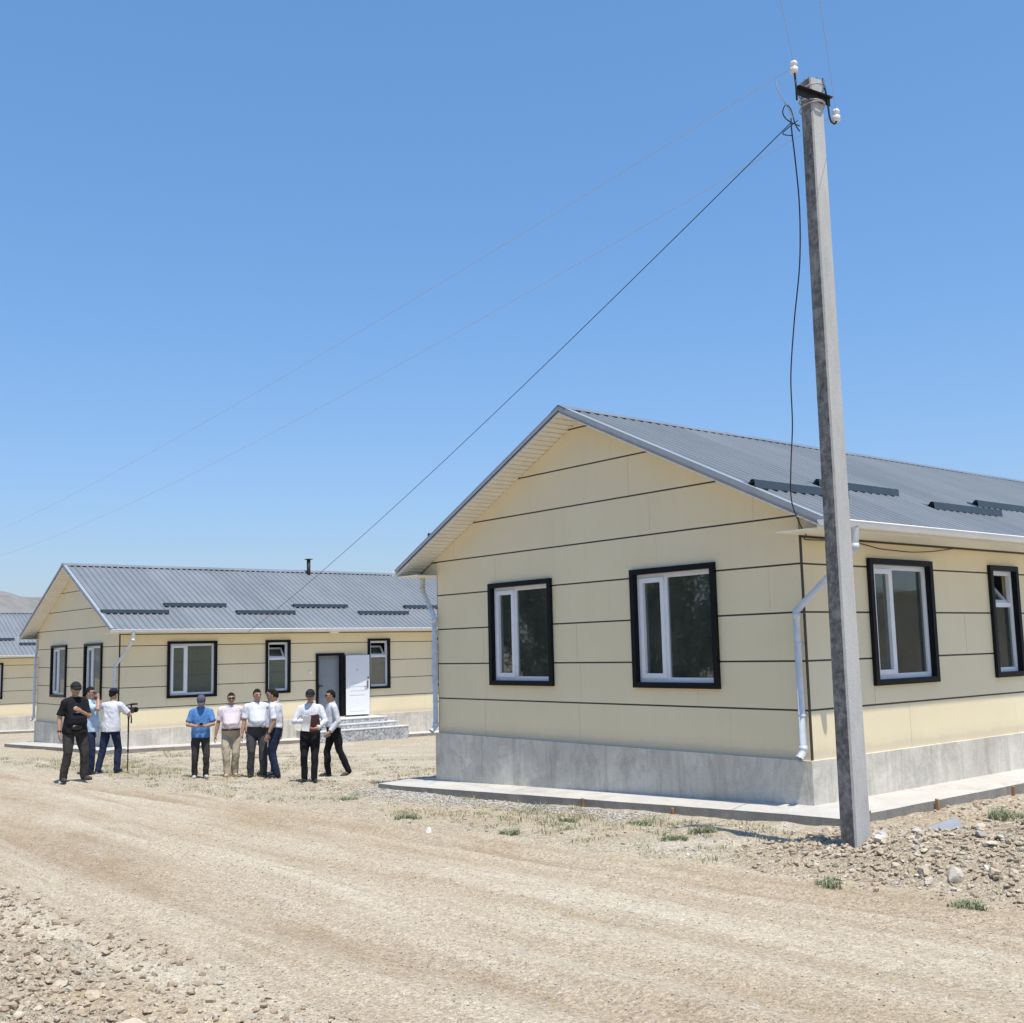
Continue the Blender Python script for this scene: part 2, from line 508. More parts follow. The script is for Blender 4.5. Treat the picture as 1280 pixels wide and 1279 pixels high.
def inside_road(x, y):
    d = road_edge(x) - y
    n = fbm(x, y, .9, 4, 5)*.35
    return sstep(-.45, .45, d+n)*sstep(6.5, 5.6, d+n*1.4)

def micro_yard(x, y):
    near = sstep(60, 20, np.hypot(x-8, y+11))
    hp = np.clip(sstep(.2, 1.6, x)*sstep(-3.1, -2.5, y)*sstep(5.0, 2.0, y) + sstep(-8.3, -9.3, y), 0, 1)      # dug earth is lumpy
    return (.028*fbm(x, y, .8, 3, 21) + .012*fbm(x, y, 4.1, 4, 31) + hp*(.035*fbm(x, y, 2.2, 4, 61, .75)))*near
def micro_road(x, y):
    d = road_edge(x) - y + .12*fbm(x, y*0, .25, 2, 77)
    z = 0
    for c, wd, a in ((.40,.13,-.022),(.66,.10,.024),(.95,.17,-.034),(1.26,.10,.026),(2.6,.18,-.02),(3.6,.18,-.022),(3.9,.1,.016),(4.3,.26,-.034),(4.75,.12,.024),(5.25,.16,-.022)):
        z = z + a*np.exp(-((d-c)/wd)**2)
    return z + .012*fbm(x*.35, y*2.2, 1.0, 4, 41) + .006*fbm(x, y, 5.5, 3, 51)

def axis(dense0, dense1, step, lo, hi):
    a = list(np.arange(dense0, dense1+step*.5, step))
    s = step; v = dense1
    while v < hi: s *= 1.28; v += s; a.append(v)
    s = step; v = dense0
    while v > lo: s *= 1.28; v -= s; a.insert(0, v)
    return np.array(a)

def grid_mesh(name, xs, ys, zf, mat):
    X, Y = np.meshgrid(xs, ys)
    Z = zf(X, Y)
    V = np.stack([X, Y, Z], -1).reshape(-1, 3)
    nx = len(xs); ny = len(ys)
    i = np.arange(nx*ny).reshape(ny, nx)
    F = np.stack([i[:-1,:-1], i[:-1,1:], i[1:,1:], i[1:,:-1]], -1).reshape(-1, 4)
    return np_mesh(name, V, F, mat, smooth=True)

def zg(X, Y):
    # far away the sheet runs out level, so that it reaches the horizon
    return ground_z(np.clip(X, -880, 880), Y) + micro_yard(X, Y) - .075*inside_road(X, Y)
gnd = grid_mesh('ground', axis(-22, 8.0, .065, -4200, 4200), axis(-12.0, 4.0, .065, -4200, 4200), zg, M['ground'])
tag(gnd, kind='structure')
gco = np.empty(len(gnd.data.vertices)*3, np.float32); gnd.data.vertices.foreach_get('co', gco); gco = gco.reshape(-1, 3).astype(float)
gx, gy = gco[:,0], gco[:,1]+.25*fbm(gco[:,0], gco[:,1], 1.3, 3, 63)
dug_ = np.clip(sstep(.3, 1.6, gx)*sstep(-3.0, -2.6, gy)*sstep(2.4, .8, gy)*sstep(10, 7, gx)*.85 + sstep(-8.4, -9.2, gy)*.75, 0, 1)
da = gnd.data.attributes.new('dug', 'FLOAT', 'POINT'); da.data.foreach_set('value', dug_.astype(np.float32))

def build_road():
    xs = axis(-20, 8.5, .07, -700, 300)
    ds = np.arange(-1.3, 7.6, .055)
    X, Dd = np.meshgrid(xs, ds)
    Y = road_edge(X) - Dd
    ins = inside_road(X, Y)
    Z = ground_z(X, Y) - .095 + .115*ins + micro_road(X, Y)*ins
    V = np.stack([X, Y, Z], -1).reshape(-1, 3)
    nx = len(xs); ny = len(ds)
    i = np.arange(nx*ny).reshape(ny, nx)
    F = np.stack([i[:-1,:-1], i[1:,:-1], i[1:,1:], i[:-1,1:]], -1).reshape(-1, 4)
    dd = Dd + .16*fbm(X, X*0, .22, 2, 77) + .05*fbm(X, Y, 1.1, 3, 79)
    wr = np.zeros_like(X)
    for c, wd, a in ((.40,.16,.8),(.95,.24,1.0),(1.55,.14,.5),(2.6,.20,.35),(3.6,.22,.5),(4.25,.40,.9),(5.25,.22,.6)):
        wr += a*np.exp(-((dd-c)/wd)**2)
    o = np_mesh('dirt_road', V, F, M['road'], smooth=True)
    at_ = o.data.attributes.new('wear', 'FLOAT', 'POINT'); at_.data.foreach_set('value', np.clip(wr, 0, 1).astype(np.float32).ravel())
    tag(o, kind='structure')
build_road()

def top_z(x, y):
    ins = inside_road(np.asarray(x, float), np.asarray(y, float))
    zy = ground_z(x, y) + micro_yard(np.asarray(x, float), np.asarray(y, float)) - .075*ins
    zr = ground_z(x, y) - .095 + .115*ins + micro_road(np.asarray(x, float), np.asarray(y, float))*ins
    return np.maximum(zy, zr)

# bare hills on the horizon
def build_hills():
    hd = np.linspace(-2.0, .9, 420); rr = np.linspace(700, 2300, 46)
    Hh, Rr = np.meshgrid(hd, rr)
    X = 8.5 + np.sin(Hh)*Rr; Y = -11.7 + np.cos(Hh)*Rr
    crest = 1500*.0585*(1 + .16*fbm(Hh*6, Hh*0+3.1, 1.3, 4, 91)) * np.interp(Hh, [-2, -1.33, -1.25, -1.1, .9], [.95, 1.0, .95, .86, .8])
    t = sstep(760, 1500, Rr)*(1-.35*sstep(1500, 2300, Rr))
    ridg = (1-np.abs(fbm(X, Y, .006, 5, 95)))*16*sstep(700, 950, Rr)*sstep(1560, 1300, Rr)
    Z = -16 + (crest+16)*t + ridg - 9*t
    V = np.stack([X, Y, Z], -1).reshape(-1, 3)
    nx = len(hd); ny = len(rr)
    i = np.arange(nx*ny).reshape(ny, nx)
    F = np.stack([i[:-1,:-1], i[1:,:-1], i[1:,1:], i[:-1,1:]], -1).reshape(-1, 4)
    tag(np_mesh('hills', V, F, M['hill'], smooth=True), kind='structure')
build_hills()

# ------------------------------------------------------------------ the house
W = 8.03; L = 16.6; P = .62
RX = -W/2; RZ = 5.20; SL = .479; OV = .48; EV = .69; ESZ = 2.86
def zr(x): return RZ - SL*abs(x-RX)
DX, DYH, DZH = -24.424, -.041, (0, -.652, -1.235)

def G(u, n, z): return (u, -n, z)              # front gable: u = x
def S(u, n, z): return (n, u, z)               # right side: u = y
def SL_(u, n, z): return (-W-n, u, z)          # left side
def B(u, n, z): return (u, L+n, z)             # back gable

def clip_poly(poly, f):
    """keep the part of the polygon where f(u, z) >= 0"""
    out = []
    for i in range(len(poly)):
        a = poly[i]; b = poly[(i+1) % len(poly)]
        fa = f(*a); fb = f(*b)
        if fa >= 0: out.append(a)
        if (fa < 0) != (fb < 0):
            t = fa/(fa-fb); out.append((a[0]+(b[0]-a[0])*t, a[1]+(b[1]-a[1])*t))
    return out

def cells(u0, u1, z0, z1, ops):
    """rectangles of [u0,u1]x[z0,z1] outside the openings"""
    us = sorted({u0, u1} | {max(u0, min(u1, o[0])) for o in ops} | {max(u0, min(u1, o[1])) for o in ops})
    res = []
    for a, b in zip(us[:-1], us[1:]):
        if b-a < 1e-4: continue
        mid = (a+b)/2
        lo = z0; blocks = sorted([(o[2], o[3]) for o in ops if o[0] < mid < o[1] and o[3] > z0 and o[2] < z1])
        for c, d in blocks:
            if c > lo: res.append((a, b, lo, c))
            lo = max(lo, d)
        if lo < z1: res.append((a, b, lo, z1))
    return res

def panel_wall(mb, T, u0, u1, ztop, ops, seed, roof=False):
    rnd = random.Random(seed)
    def put(rect, n0, n1, mi):
        a, b, c, d = rect
        poly = [(a,c),(b,c),(b,d),(a,d)]
        if roof:
            k = .088
            poly = clip_poly(poly, lambda u, z: zr(RX)-k - SL*(u-RX) - z)
            if len(poly) >= 3: poly = clip_poly(poly, lambda u, z: zr(RX)-k + SL*(u-RX) - z)
        if len(poly) < 3: return
        mb.prism(poly, lambda u, z: T(u, n0, z), lambda u, z: T(u, n1, z), mi)
    k = 0
    while k*P < ztop:
        z0 = k*P + (.012 if k else 0); z1 = min((k+1)*P - .012, ztop)
        ua, ub = (u0, u1)
        if roof and z0 > ESZ-.2: ua, ub = u0-.6, u1+.6
        if roof and k*P < ESZ < (k+1)*P:
            pass
        js = [ua]; x = ua + rnd.uniform(.8, 3.2)
        while x < ub-.5: js.append(x); x += rnd.choice([1.9, 2.4, 3.0, 3.8])
        js.append(ub)
        for a, b in zip(js[:-1], js[1:]):
            nf = rnd.uniform(-.0035, 0)
            a2 = a+.002 if a > ua else a; b2 = b-.002 if b < ub else b
            if roof and z1 > ESZ and z0 < ESZ:       # this row widens into the eave returns above the soffit
                for r in cells(max(a2, u0), min(b2, u1), z0, ESZ, ops): put(r, -.03, nf, 0)
                for r in cells(a2, b2, ESZ, z1, ops): put(r, -.03, nf, 0)
            else:
                for r in cells(a2, b2, z0, z1, ops): put(r, -.03, nf, 0)
        if k:
            for r in cells(ua, ub, k*P-.012, k*P+.012, ops): put(r, -.03, -.004, 1)
        k += 1
    ci = .033 if roof else 0
    for r in cells(u0+ci, u1-ci, 0, min(ztop, ESZ), ops): put(r, -.2, -.031, 0)
    if roof:
        for r in cells(u0-.6, u1+.6, ESZ, ztop, ops): put(r, -.2, -.031, 0)

def window(parent, T, u0, u1, z0, z1, kind):
    w = .08
    sr = MB()
    sr.box((u0, -.05, z0), (u1, .055, z0+w), 0, T); sr.box((u0, -.05, z1-w), (u1, .055, z1), 0, T)
    sr.box((u0, -.05, z0+w), (u0+w, .055, z1-w), 0, T); sr.box((u1-w, -.05, z0+w), (u1, .055, z1-w), 0, T)
    o = sr.build('window', M['black'], parent)
    a, b, c, d = u0+w, u1-w, z0+w, z1-w
    f = MB(); F0, F1 = -.10, -.035
    bw = .068
    f.box((a, F0, c), (b, F1, c+bw), 0, T); f.box((a, F0, d-bw), (b, F1, d), 0, T)
    f.box((a, F0, c+bw), (a+bw, F1, d-bw), 0, T); f.box((b-bw, F0, c+bw), (b, F1, d-bw), 0, T)
    gl = MB()
    if kind == 'large':
        m = a + (b-a)*.36
        f.box((m, F0, c+bw), (m+.065, F1, d-bw), 0, T)
        f.build('frame', M['white'], o)
        s = MB(); sw = .07; A, Bq, Cq, Dq = a+bw-.012, m+.012, c+bw-.012, d-bw+.012
        s.box((A, -.095, Cq), (Bq, F1+.02, Cq+sw), 0, T); s.box((A, -.095, Dq-sw), (Bq, F1+.02, Dq), 0, T)
        s.box((A, -.095, Cq+sw), (A+sw, F1+.02, Dq-sw), 0, T); s.box((Bq-sw, -.095, Cq+sw), (Bq, F1+.02, Dq-sw), 0, T)
        s.build('sash', M['white'], o)
        gl.box((A+sw, -.07, Cq+sw), (Bq-sw, -.064, Dq-sw), 0, T)
        gl.box((m+.065, -.07, c+bw), (b-bw, -.064, d-bw), 0, T)
        h = MB(); zc = (c+d)/2 - .1
        h.box((Bq-.04, -.14, zc-.04), (Bq-.015, -.096, zc+.02), 0, T); h.box((Bq-.038, -.155, zc-.02), (Bq-.018, -.14, zc+.12), 0, T)
        h.build('handle', M['white'], o)
    else:
        t = d - (d-c)*.36
        f.box((a+bw, F0, t), (b-bw, F1, t+.07), 0, T)
        f.build('frame', M['white'], o)
        gl.box((a+bw, -.07, c+bw), (b-bw, -.064, t), 0, T)
        # hopper sash tilted into the room
        s = MB(); sw = .055; A, Bq = a+bw+.004, b-bw-.004; hh = d-bw-(t+.07)
        def TT(u, n, z):
            th = R(38); zz = z-(t+.075)
            return T(u, -.075 + n*math.cos(th) - zz*math.sin(th), t+.075 + zz*math.cos(th) + n*math.sin(th))
        z0_, z1_ = t+.075, t+.075+hh-.01
        s.box((A, -.05, z0_), (Bq, 0, z0_+sw), 0, TT); s.box((A, -.05, z1_-sw), (Bq, 0, z1_), 0, TT)
        s.box((A, -.05, z0_+sw), (A+sw, 0, z1_-sw), 0, TT); s.box((Bq-sw, -.05, z0_+sw), (Bq, 0, z1_-sw), 0, TT)
        s.build('sash', M['white'], o)
        gl.box((A+sw, -.028, z0_+sw), (Bq-sw, -.022, z1_-sw), 0, TT)
    gl.build('glass', M['glass'], o)
    return o

def profile_tube(mb, prof, y0, y1, sx=1, cx=0, mi=0):
    mb.prism([(p[0]*sx+cx, p[1]) for p in prof], lambda x, z: (x, y0, z), lambda x, z: (x, y1, z), mi)

GW = [(-6.461, -4.826), (-3.024, -1.3945)]
SWL = [(1.486, 3.093, 'large'), (4.769, 5.656, 'small'), (8.642, 9.540, 'small'), (11.41, 13.02, 'large'), (14.4, 15.3, 'small')]
ZB, ZT = .871, 2.602
DR = (6.61, 7.70, -.02, 2.132)

def make_house():
    h = empty('house', (0, 0, 0))
    pl = MB()
    pl.box((-W-.05, -.05, -1.4), (.05, L+.05, 0)); pl.build('plinth', M['plinth'], h)
    # walls
    e = .06
    gops = [(a+e, b-e, ZB+e, ZT-e) for a, b in GW]
    sops = [(a+e, b-e, ZB+e, ZT-e) for a, b, k in SWL] + [(DR[0]+.03, DR[1]-.03, -1, DR[3]-.03)]
    mb = MB(); panel_wall(mb, G, -W, 0, RZ, gops, 3, True); mb.build('gable_wall', [M['panel'], M['seam']], h)
    mb = MB(); panel_wall(mb, B, -W, 0, RZ, [], 4, True); mb.build('gable_wall', [M['panel'], M['seam']], h)
    mb = MB(); panel_wall(mb, S, .03, L-.03, ESZ-.002, sops, 5); mb.build('side_wall', [M['panel'], M['seam']], h)
    mb = MB(); panel_wall(mb, SL_, .03, L-.03, ESZ-.002, [], 6); mb.build('side_wall', [M['panel'], M['seam']], h)
    for x in (.0005, -W-.0125):
        for ya in (0, L-.042):
            ct = MB(); ct.box((x, ya, .005), (x+.012, ya+.042, ESZ-.003)); ct.build('corner_trim', M['seam'], h)
    ct = MB(); ct.box((.0005, .042, ESZ-.045), (.0125, L-.042, ESZ-.018)); ct.build('eave_trim', M['seam'], h)
    # rooms seen through the glass
    rm = MB()
    rm.box((-W+.21, .21, .004), (-.21, L-.21, .03), 1)
    rm.box((-W+.21, .21, 2.70), (-.21, L-.21, 2.75), 0)
    rm.box((-3.75, .21, .03), (-3.65, L-.21, 2.70), 0)
    for y in (4.0, 6.2, 8.2, 10.2, 13.8): rm.box((-3.65, y, .03), (-.21, y+.1, 2.70), 0)
    rm.box((-W+.21, 5.0, .03), (-3.75, 5.1, 2.70), 0)
    rm.build('rooms', [M['plaster'], M['wood_floor']], h)
    for a, b in GW: window(h, G, a, b, ZB, ZT, 'large')
    for a, b, k in SWL: window(h, S, a, b, ZB, ZT, k)
    # doorway with its frame, the inner door and the outer leaf swung open
    u0, u1, z0, z1 = DR
    df = MB()
    df.box((u0, -.12, z1-.09), (u1, .04, z1), 0, S); df.box((u0, -.12, 0.002), (u0+.09, .04, z1-.09), 0, S)
    df.box((u1-.13, -.12, 0.002), (u1, .04, z1-.09), 0, S); df.box((u0+.09, -.12, .002), (u1-.13, .03, .025), 0, S)
    dfo = df.build('door_frame', M['black'], h)
    ind = MB(); ind.box((u0+.09, -.17, .03), (u1-.13, -.125, z1-.09), 0, S)
    for k in range(3): ind.box((u0+.2, -.124, .2+k*.62), (u1-.24, -.118, .2+k*.62+.5), 0, S)
    idr = ind.build('inner_door', M['door_grey'], dfo)
    hd = MB(); hd.box((u0+.14, -.118, .96), (u0+.19, -.095, 1.10)); hd.v = [S(*p) for p in hd.v]
    hd.box((u0+.15, -.0951, 1.02), (u0+.32, -.07, 1.05), 0, S)
    hd.build('handle', M['black'], dfo)
    th = R(7)
    def D(u, n, z):      # leaf coordinates: u from the hinge
        return S(u1+.0+u*math.cos(th)-n*math.sin(th)+.005, .05+u*math.sin(th)+n*math.cos(th), z)
    lf = MB(); lw = .90
    lf.box((0, 0, .02), (lw, .05, 2.055), 1, D); lf.box((.012, .05, .03), (lw-.012, .062, 2.045), 0, D)
    for (za, zb) in ((.16, .62), (.70, .80), (.84, .94), (.98, 1.08), (1.20, 1.90)):
        lf.box((.14, .062, za), (lw-.2, .070, zb), 0, D)
    leaf = lf.build('door', [M['door_white'], M['black']], h)
    hw = MB()
    hw.box((lw-.12, .0622, .92), (lw-.06, .078, 1.17), 0, D); hw.box((lw-.21, .0775, .96), (lw-.07, .10, .985), 0, D)
    hw.build('handle', M['steel'], leaf)
    lk = MB(); lk.box((lw-.09, .0622, 1.24), (lw-.05, .085, 1.29), 0, D); lk.build('lock', M['black'], leaf)
    lk = MB(); lk.box((lw*.45, .0702, 1.53), (lw*.45+.03, .078, 1.56), 0, D); lk.build('peephole', M['black'], leaf)
    bell = MB(); bell.lathe(S(6.40, .0, 1.52), (1, 0, 0), [(0.001, .055), (.03, .05), (.038, .03), (.04, .001)]); bell.build('doorbell', M['white'], h)
    lamp = MB(); lamp.ell((.35, 7.12, 2.838), (.10, .19, .05)); lamp.build('porch_lamp', M['porcelain'], h)
    # steps
    st = MB()
    for i, (x1, ya, yb, zt) in enumerate(((.90, 6.36, 8.86, -.03), (1.18, 6.12, 9.10, -.19), (1.46, 5.88, 9.34, -.35))):
        zb = -.19-.16*i if i < 2 else -1.0
        st.box((.052, ya, zb+(.0 if i == 2 else -.0)), (x1, yb, zt-.03), 1)
        st.box((.051, ya-.012, zt-.03), (x1+.012, yb+.012, zt), 0)
    st.build('entrance_steps', [M['tile'], M['terrazzo']], h)
    # roof: ribbed sheets on both slopes
    rf = MB(); y0, y1 = -OV, L+OV
    prof = []; y = y0
    while y < y1-.2:
        prof += [(y, 0), (y+.105, 0), (y+.128, .042), (y+.170, .042), (y+.193, 0)]; y += .2
    prof += [(y1, 0)]
    for s in (1, -1):
        xe = RX + s*(W/2+EV)
        vs = []; fs = []
        for t in (0, .0035):
            for (yy, dz) in prof:
                vs.append((RX, yy, RZ+dz-t)); vs.append((xe, yy, zr(xe)+dz-t))
        n = len(prof)
        for k in range(2):
            for i in range(n-1):
                o = k*2*n
                fs.append((o+2*i, o+2*i+1, o+2*i+3, o+2*i+2))
        for i in range(n-1):
            fs.append((2*i+1, 2*n+2*i+1, 2*n+2*i+3, 2*i+3))
        rf.add(vs, fs)
    roof = rf.build('roof', M['roof'], h, recalc=False, weld=False)
    dk = MB()
    for s in (1, -1):
        xe = RX + s*(W/2+EV-.07)
        dk.hexa([(RX, y0+.02, RZ-.07), (xe, y0+.02, zr(xe)-.07), (xe, y1-.02, zr(xe)-.07), (RX, y1-.02, RZ-.07),
                 (RX, y0+.02, RZ-.03), (xe, y0+.02, zr(xe)-.03), (xe, y1-.02, zr(xe)-.03), (RX, y1-.02, RZ-.03)])
    dk.build('roof_deck', M['deck'], roof)
    rc = MB()
    for s in (1, -1):
        a, b = RX, RX+s*.17
        yy = y0-.01
        while yy < y1:
            ye = min(yy+2.0, y1+.01)
            dz = random.uniform(-.003, .004)
            rc.hexa([(a, yy, RZ+.050+dz), (b, yy, zr(b)+.046+dz), (b, ye, zr(b)+.046+dz), (a, ye, RZ+.050+dz),
                     (a, yy, RZ+.056+dz), (b, yy, zr(b)+.050+dz), (b, ye, zr(b)+.050+dz), (a, ye, RZ+.056+dz)])
            yy = ye
    rc.build('ridge_cap', M['roof'], roof)
    for s in (1, -1):
        xe = RX + s*(W/2+EV)
        for (ya, yb), (yc, yd) in (((y0-.006, y0+.09), (y0-.006, y0-.003)), ((y1-.09, y1+.006), (y1+.003, y1+.006))):
            vt = MB()
            vt.hexa([(RX+s*.02, ya, RZ+.044-.01), (xe, ya, zr(xe)+.044), (xe, yb, zr(xe)+.044), (RX+s*.02, yb, RZ+.044-.01),
                     (RX+s*.02, ya, RZ+.047-.01), (xe, ya, zr(xe)+.047), (xe, yb, zr(xe)+.047), (RX+s*.02, yb, RZ+.047-.01)])
            vt.hexa([(RX, yc, RZ-.03), (xe, yc, zr(xe)-.03), (xe, yd, zr(xe)-.03), (RX, yd, RZ-.03),
                     (RX, yc, RZ+.034), (xe, yc, zr(xe)+.0435), (xe, yd, zr(xe)+.0435), (RX, yd, RZ+.034)])
            vt.build('verge_trim', M['verge'], roof)
    # soffits: slatted strips under the gable overhang, boxed eaves
    sf = MB()
    for ya, yb in ((y0+.004, -.003), (L+.003, y1-.004)):
        for s in (1, -1):
            sft = .004
            while sft < W/2+EV-.06:
                a = RX+s*sft; b = RX+s*min(sft+.098, W/2+EV-.03); 
                sf.hexa([(a, ya, zr(a)-.098), (b, ya, zr(b)-.086), (b, yb, zr(b)-.086), (a, yb, zr(a)-.098),
                         (a, ya, zr(a)-.072), (b, ya, zr(b)-.072), (b, yb, zr(b)-.072), (a, yb, zr(a)-.072)])
                sft += .106
    for s, x0 in ((1, 0.0), (-1, -W)):
        a, b = x0+s*.003, x0+s*.62
        yy = y0+.004
        while yy < y1-.01:
            ye = min(yy+.246, y1-.004)
            sf.box((min(a,b), yy, ESZ-.016), (max(a,b), ye, ESZ-.002)); yy += .25
        c = x0+s*.64
        sf.box((min(b,c), y0+.004, ESZ-.016), (max(b,c), y1-.004, zr(c)-.075))
        # closing plate of the boxed eave, flush behind the verge
        for ya, yb in ((y0-.0025, y0+.003), (y1-.003, y1+.0025)):
            pass
    sf.build('soffit', M['soffit'], h)
    for s, x0 in ((1, 0), (-1, -W)):
        gt = MB(); cx = x0+s*.715; cz = 2.945; r = .068
        arc = [(cx+r*math.cos(t), cz+r*math.sin(t)*1.1) for t in np.linspace(math.pi, 2*math.pi, 11)]
        inn = [(cx+(r-.005)*math.cos(t), cz+(r-.005)*math.sin(t)*1.1) for t in np.linspace(2*math.pi, math.pi, 11)]
        gt.prism(arc+inn, lambda x, z: (x, y0-.02, z), lambda x, z: (x, y1+.02, z))
        gt.tube([(cx+s*r, y0-.02, cz+.006), (cx+s*r, y1+.02, cz+.006)], .013, 8)
        for yy in (y0-.024, y1+.018):
            gt.prism([(cx+(r-.002)*math.cos(t), cz+(r-.002)*math.sin(t)*1.1) for t in np.linspace(math.pi, 2*math.pi, 11)],
                     lambda x, z, q=yy: (x, q, z), lambda x, z, q=yy: (x, q+.006, z))
        gt.build('gutter', M['gutter'], h)
    for s, xo, xl, ze in ((1, .715, -.03, 1.87), (-1, -W-.715, -W+.03, 2.08)):
        dp = MB()
        p = [(xo, .16, 2.885), (xo, .16, 2.62), (xl, -.10, ze), (xl, -.10, .13), (xl-s*.0, -.20, .035)]
        dp.tube(p, [.06, .046, .046, .046, .05], 12, caps=False)
        dp.tube(p, [.055, .041, .041, .041, .046], 12, caps=False)
        dp.tube([(xo, .16, 2.68), (xo, .16, 2.60)], .052, 12); dp.tube([(xl, -.10, ze-.02), (xl, -.10, ze-.10)], .052, 12)
        dp.tube([(xl, -.10, .19), (xl, -.10, .12)], .052, 12)
        for z in (1.45, .55): dp.tube([(xl, -.10, z), (xl, -.10, z+.025)], .05, 12); dp.box((xl-.012, -.10, z), (xl+.012, -.002, z+.025))
        dp.build('downpipe', M['pipe'], h)
    for side in (1, -1):
        for (ya, yb, lower) in ((-.43, 1.66, 1), (1.70, 3.79, 0), (3.91, 6.03, 1), (6.23, 8.36, 0), (8.51, 10.6, 1), (10.76, 12.85, 0), (13.0, 15.1, 1)):
            off = .43 if lower else .94
            x = (0-off) if side == 1 else (-W+off)
            sg = MB(); z = zr(x)+.044; s = side
            nx, nz = s*SL/math.hypot(1, SL), 1/math.hypot(1, SL)      # roof normal
            tx, tz = s*nz, -abs(nx)                                   # down the slope
            def q(a, b_): return (x+tx*a+nx*b_, z+tz*a+nz*b_)
            poly = [q(-.10, 0), q(.0, .0), q(.03, .078), q(.075, .092), q(.075, .095), q(.027, .082), q(-.003, .003), q(-.10, .003)]
            sg.prism(poly, lambda a, b_: (a, ya, b_), lambda a, b_: (a, yb, b_))
            poly = [q(.0, 0), q(.075, .092), q(.13, .0), q(.127, .0), q(.075, .087), q(.004, .0)]
            sg.prism(poly, lambda a, b_: (a, ya+.001, b_), lambda a, b_: (a, yb-.001, b_))
            sg.build('snow_guard', M['guard'], roof)
    return h

house = make_house()
houses = [house, copy_tree(house), copy_tree(house)]
HL = ['cream panelled house nearest the camera, standing behind the concrete utility pole',
      'cream panelled house behind the group of men, white front door open above its steps',
      'cream panelled house farthest off, cut by the left edge of the picture']
for k, h in enumerate(houses):
    h.location = (DX*k, DYH*k, DZH[k])
    tag(h, HL[k], 'house', 'identical new houses in a row')
vp = MB(); vp.lathe((RX+.25, 8.4, 4.9), (0, 0, 1), [(0, .07), (.76, .07)], 12); vp.box((RX+.14, 8.29, 5.64), (RX+.36, 8.51, 5.67))
vp.build('flue_pipe', M['rust'], houses[1])

# concrete apron round each house
def build_pavement(k):
    ox, oy = DX*k, DYH*k
    mb = MB()
    def slab(u_list, inner, outer, drop):
        # inner/outer: functions u -> (x, y); one strip of quads with thickness
        rows = []
        for u in u_list:
            xi, yi = inner(u); xo, yo = outer(u)
            zi = float(yard_z(ox+xi, oy+yi))+.14; zo = float(yard_z(ox+xo, oy+yo))+.14-drop
            rows.append([(ox+xi, oy+yi, zi), (ox+xo, oy+yo, zo), (ox+xo, oy+yo, zo-.33), (ox+xi, oy+yi, zi-.4)])
        n = len(rows); vs = [p for r in rows for p in r]; fs = []
        for i in range(n-1):
            for j in range(4):
                mb.add([vs[4*i+j], vs[4*i+(j+1) % 4], vs[4*(i+1)+(j+1) % 4], vs[4*(i+1)+j]], [(0,1,2,3)], 1 if j == 1 else 0)  # outer face takes the concrete with painted shade
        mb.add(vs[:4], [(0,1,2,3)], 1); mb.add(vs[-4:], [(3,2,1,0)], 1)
    rr = random.Random(k)
    jit = {}
    def j(u): return jit.setdefault(round(u, 2), rr.uniform(-.012, .012))
    us = list(np.linspace(-W-.80, .84, 40))
    slab(us, lambda u: (u, -.04), lambda u: (u, -.80+.13*(u+W)/W+j(u)), .03)
    vs_ = list(np.linspace(-.04, L+.7, 60))
    slab(vs_, lambda u: (.04, u), lambda u: (.84+j(u+50)*.8, u), .03)
    slab(vs_, lambda u: (-W-.04, u), lambda u: (-W-.80, u), .03)
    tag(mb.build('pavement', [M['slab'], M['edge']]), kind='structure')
for k in range(3): build_pavement(k)

def stake(x, y, h, lean, label):
    z = float(top_z(x, y))
    mb = MB(); w = .018
    mb.hexa([(x-w,y-w,z-.15),(x+w,y-w,z-.15),(x+w,y+w,z-.15),(x-w,y+w,z-.15),
             (x-w+lean,y-w,z+h),(x+w+lean,y-w,z+h*.93),(x+w+lean,y+w,z+h*.96),(x-w+lean,y+w,z+h)])
    tag(mb.build('wooden_stake', M['stake']), label, 'stake', 'formwork stakes along the pavement')
stake(-3.42, -.765, .13, .01, 'orange brown wooden stake at the pavement edge below the left gable window')
stake(-1.70, -.735, .08, .0, 'short wooden stake at the pavement edge below the right gable window')
stake(.895, 1.35, .14, -.01, 'wooden stake at the pavement edge just right of the utility pole')
stake(.90, 3.25, .13, .02, 'wooden stake at the pavement edge near the right side of the photo')

# ------------------------------------------------------------------ utility poles, wires
def smooth_path(pts, k=6):
    pts = [Vector(p) for p in pts]; out = []
    for i in range(len(pts)-1):
        p0 = pts[max(0,i-1)]; p1 = pts[i]; p2 = pts[i+1]; p3 = pts[min(len(pts)-1,i+2)]
        for j in range(k):
            t = j/k
            out.append(.5*((2*p1)+(p2-p0)*t+(2*p0-5*p1+4*p2-p3)*t*t+(3*p1-p0-3*p2+p3)*t*t*t))
    out.append(pts[-1]); return out

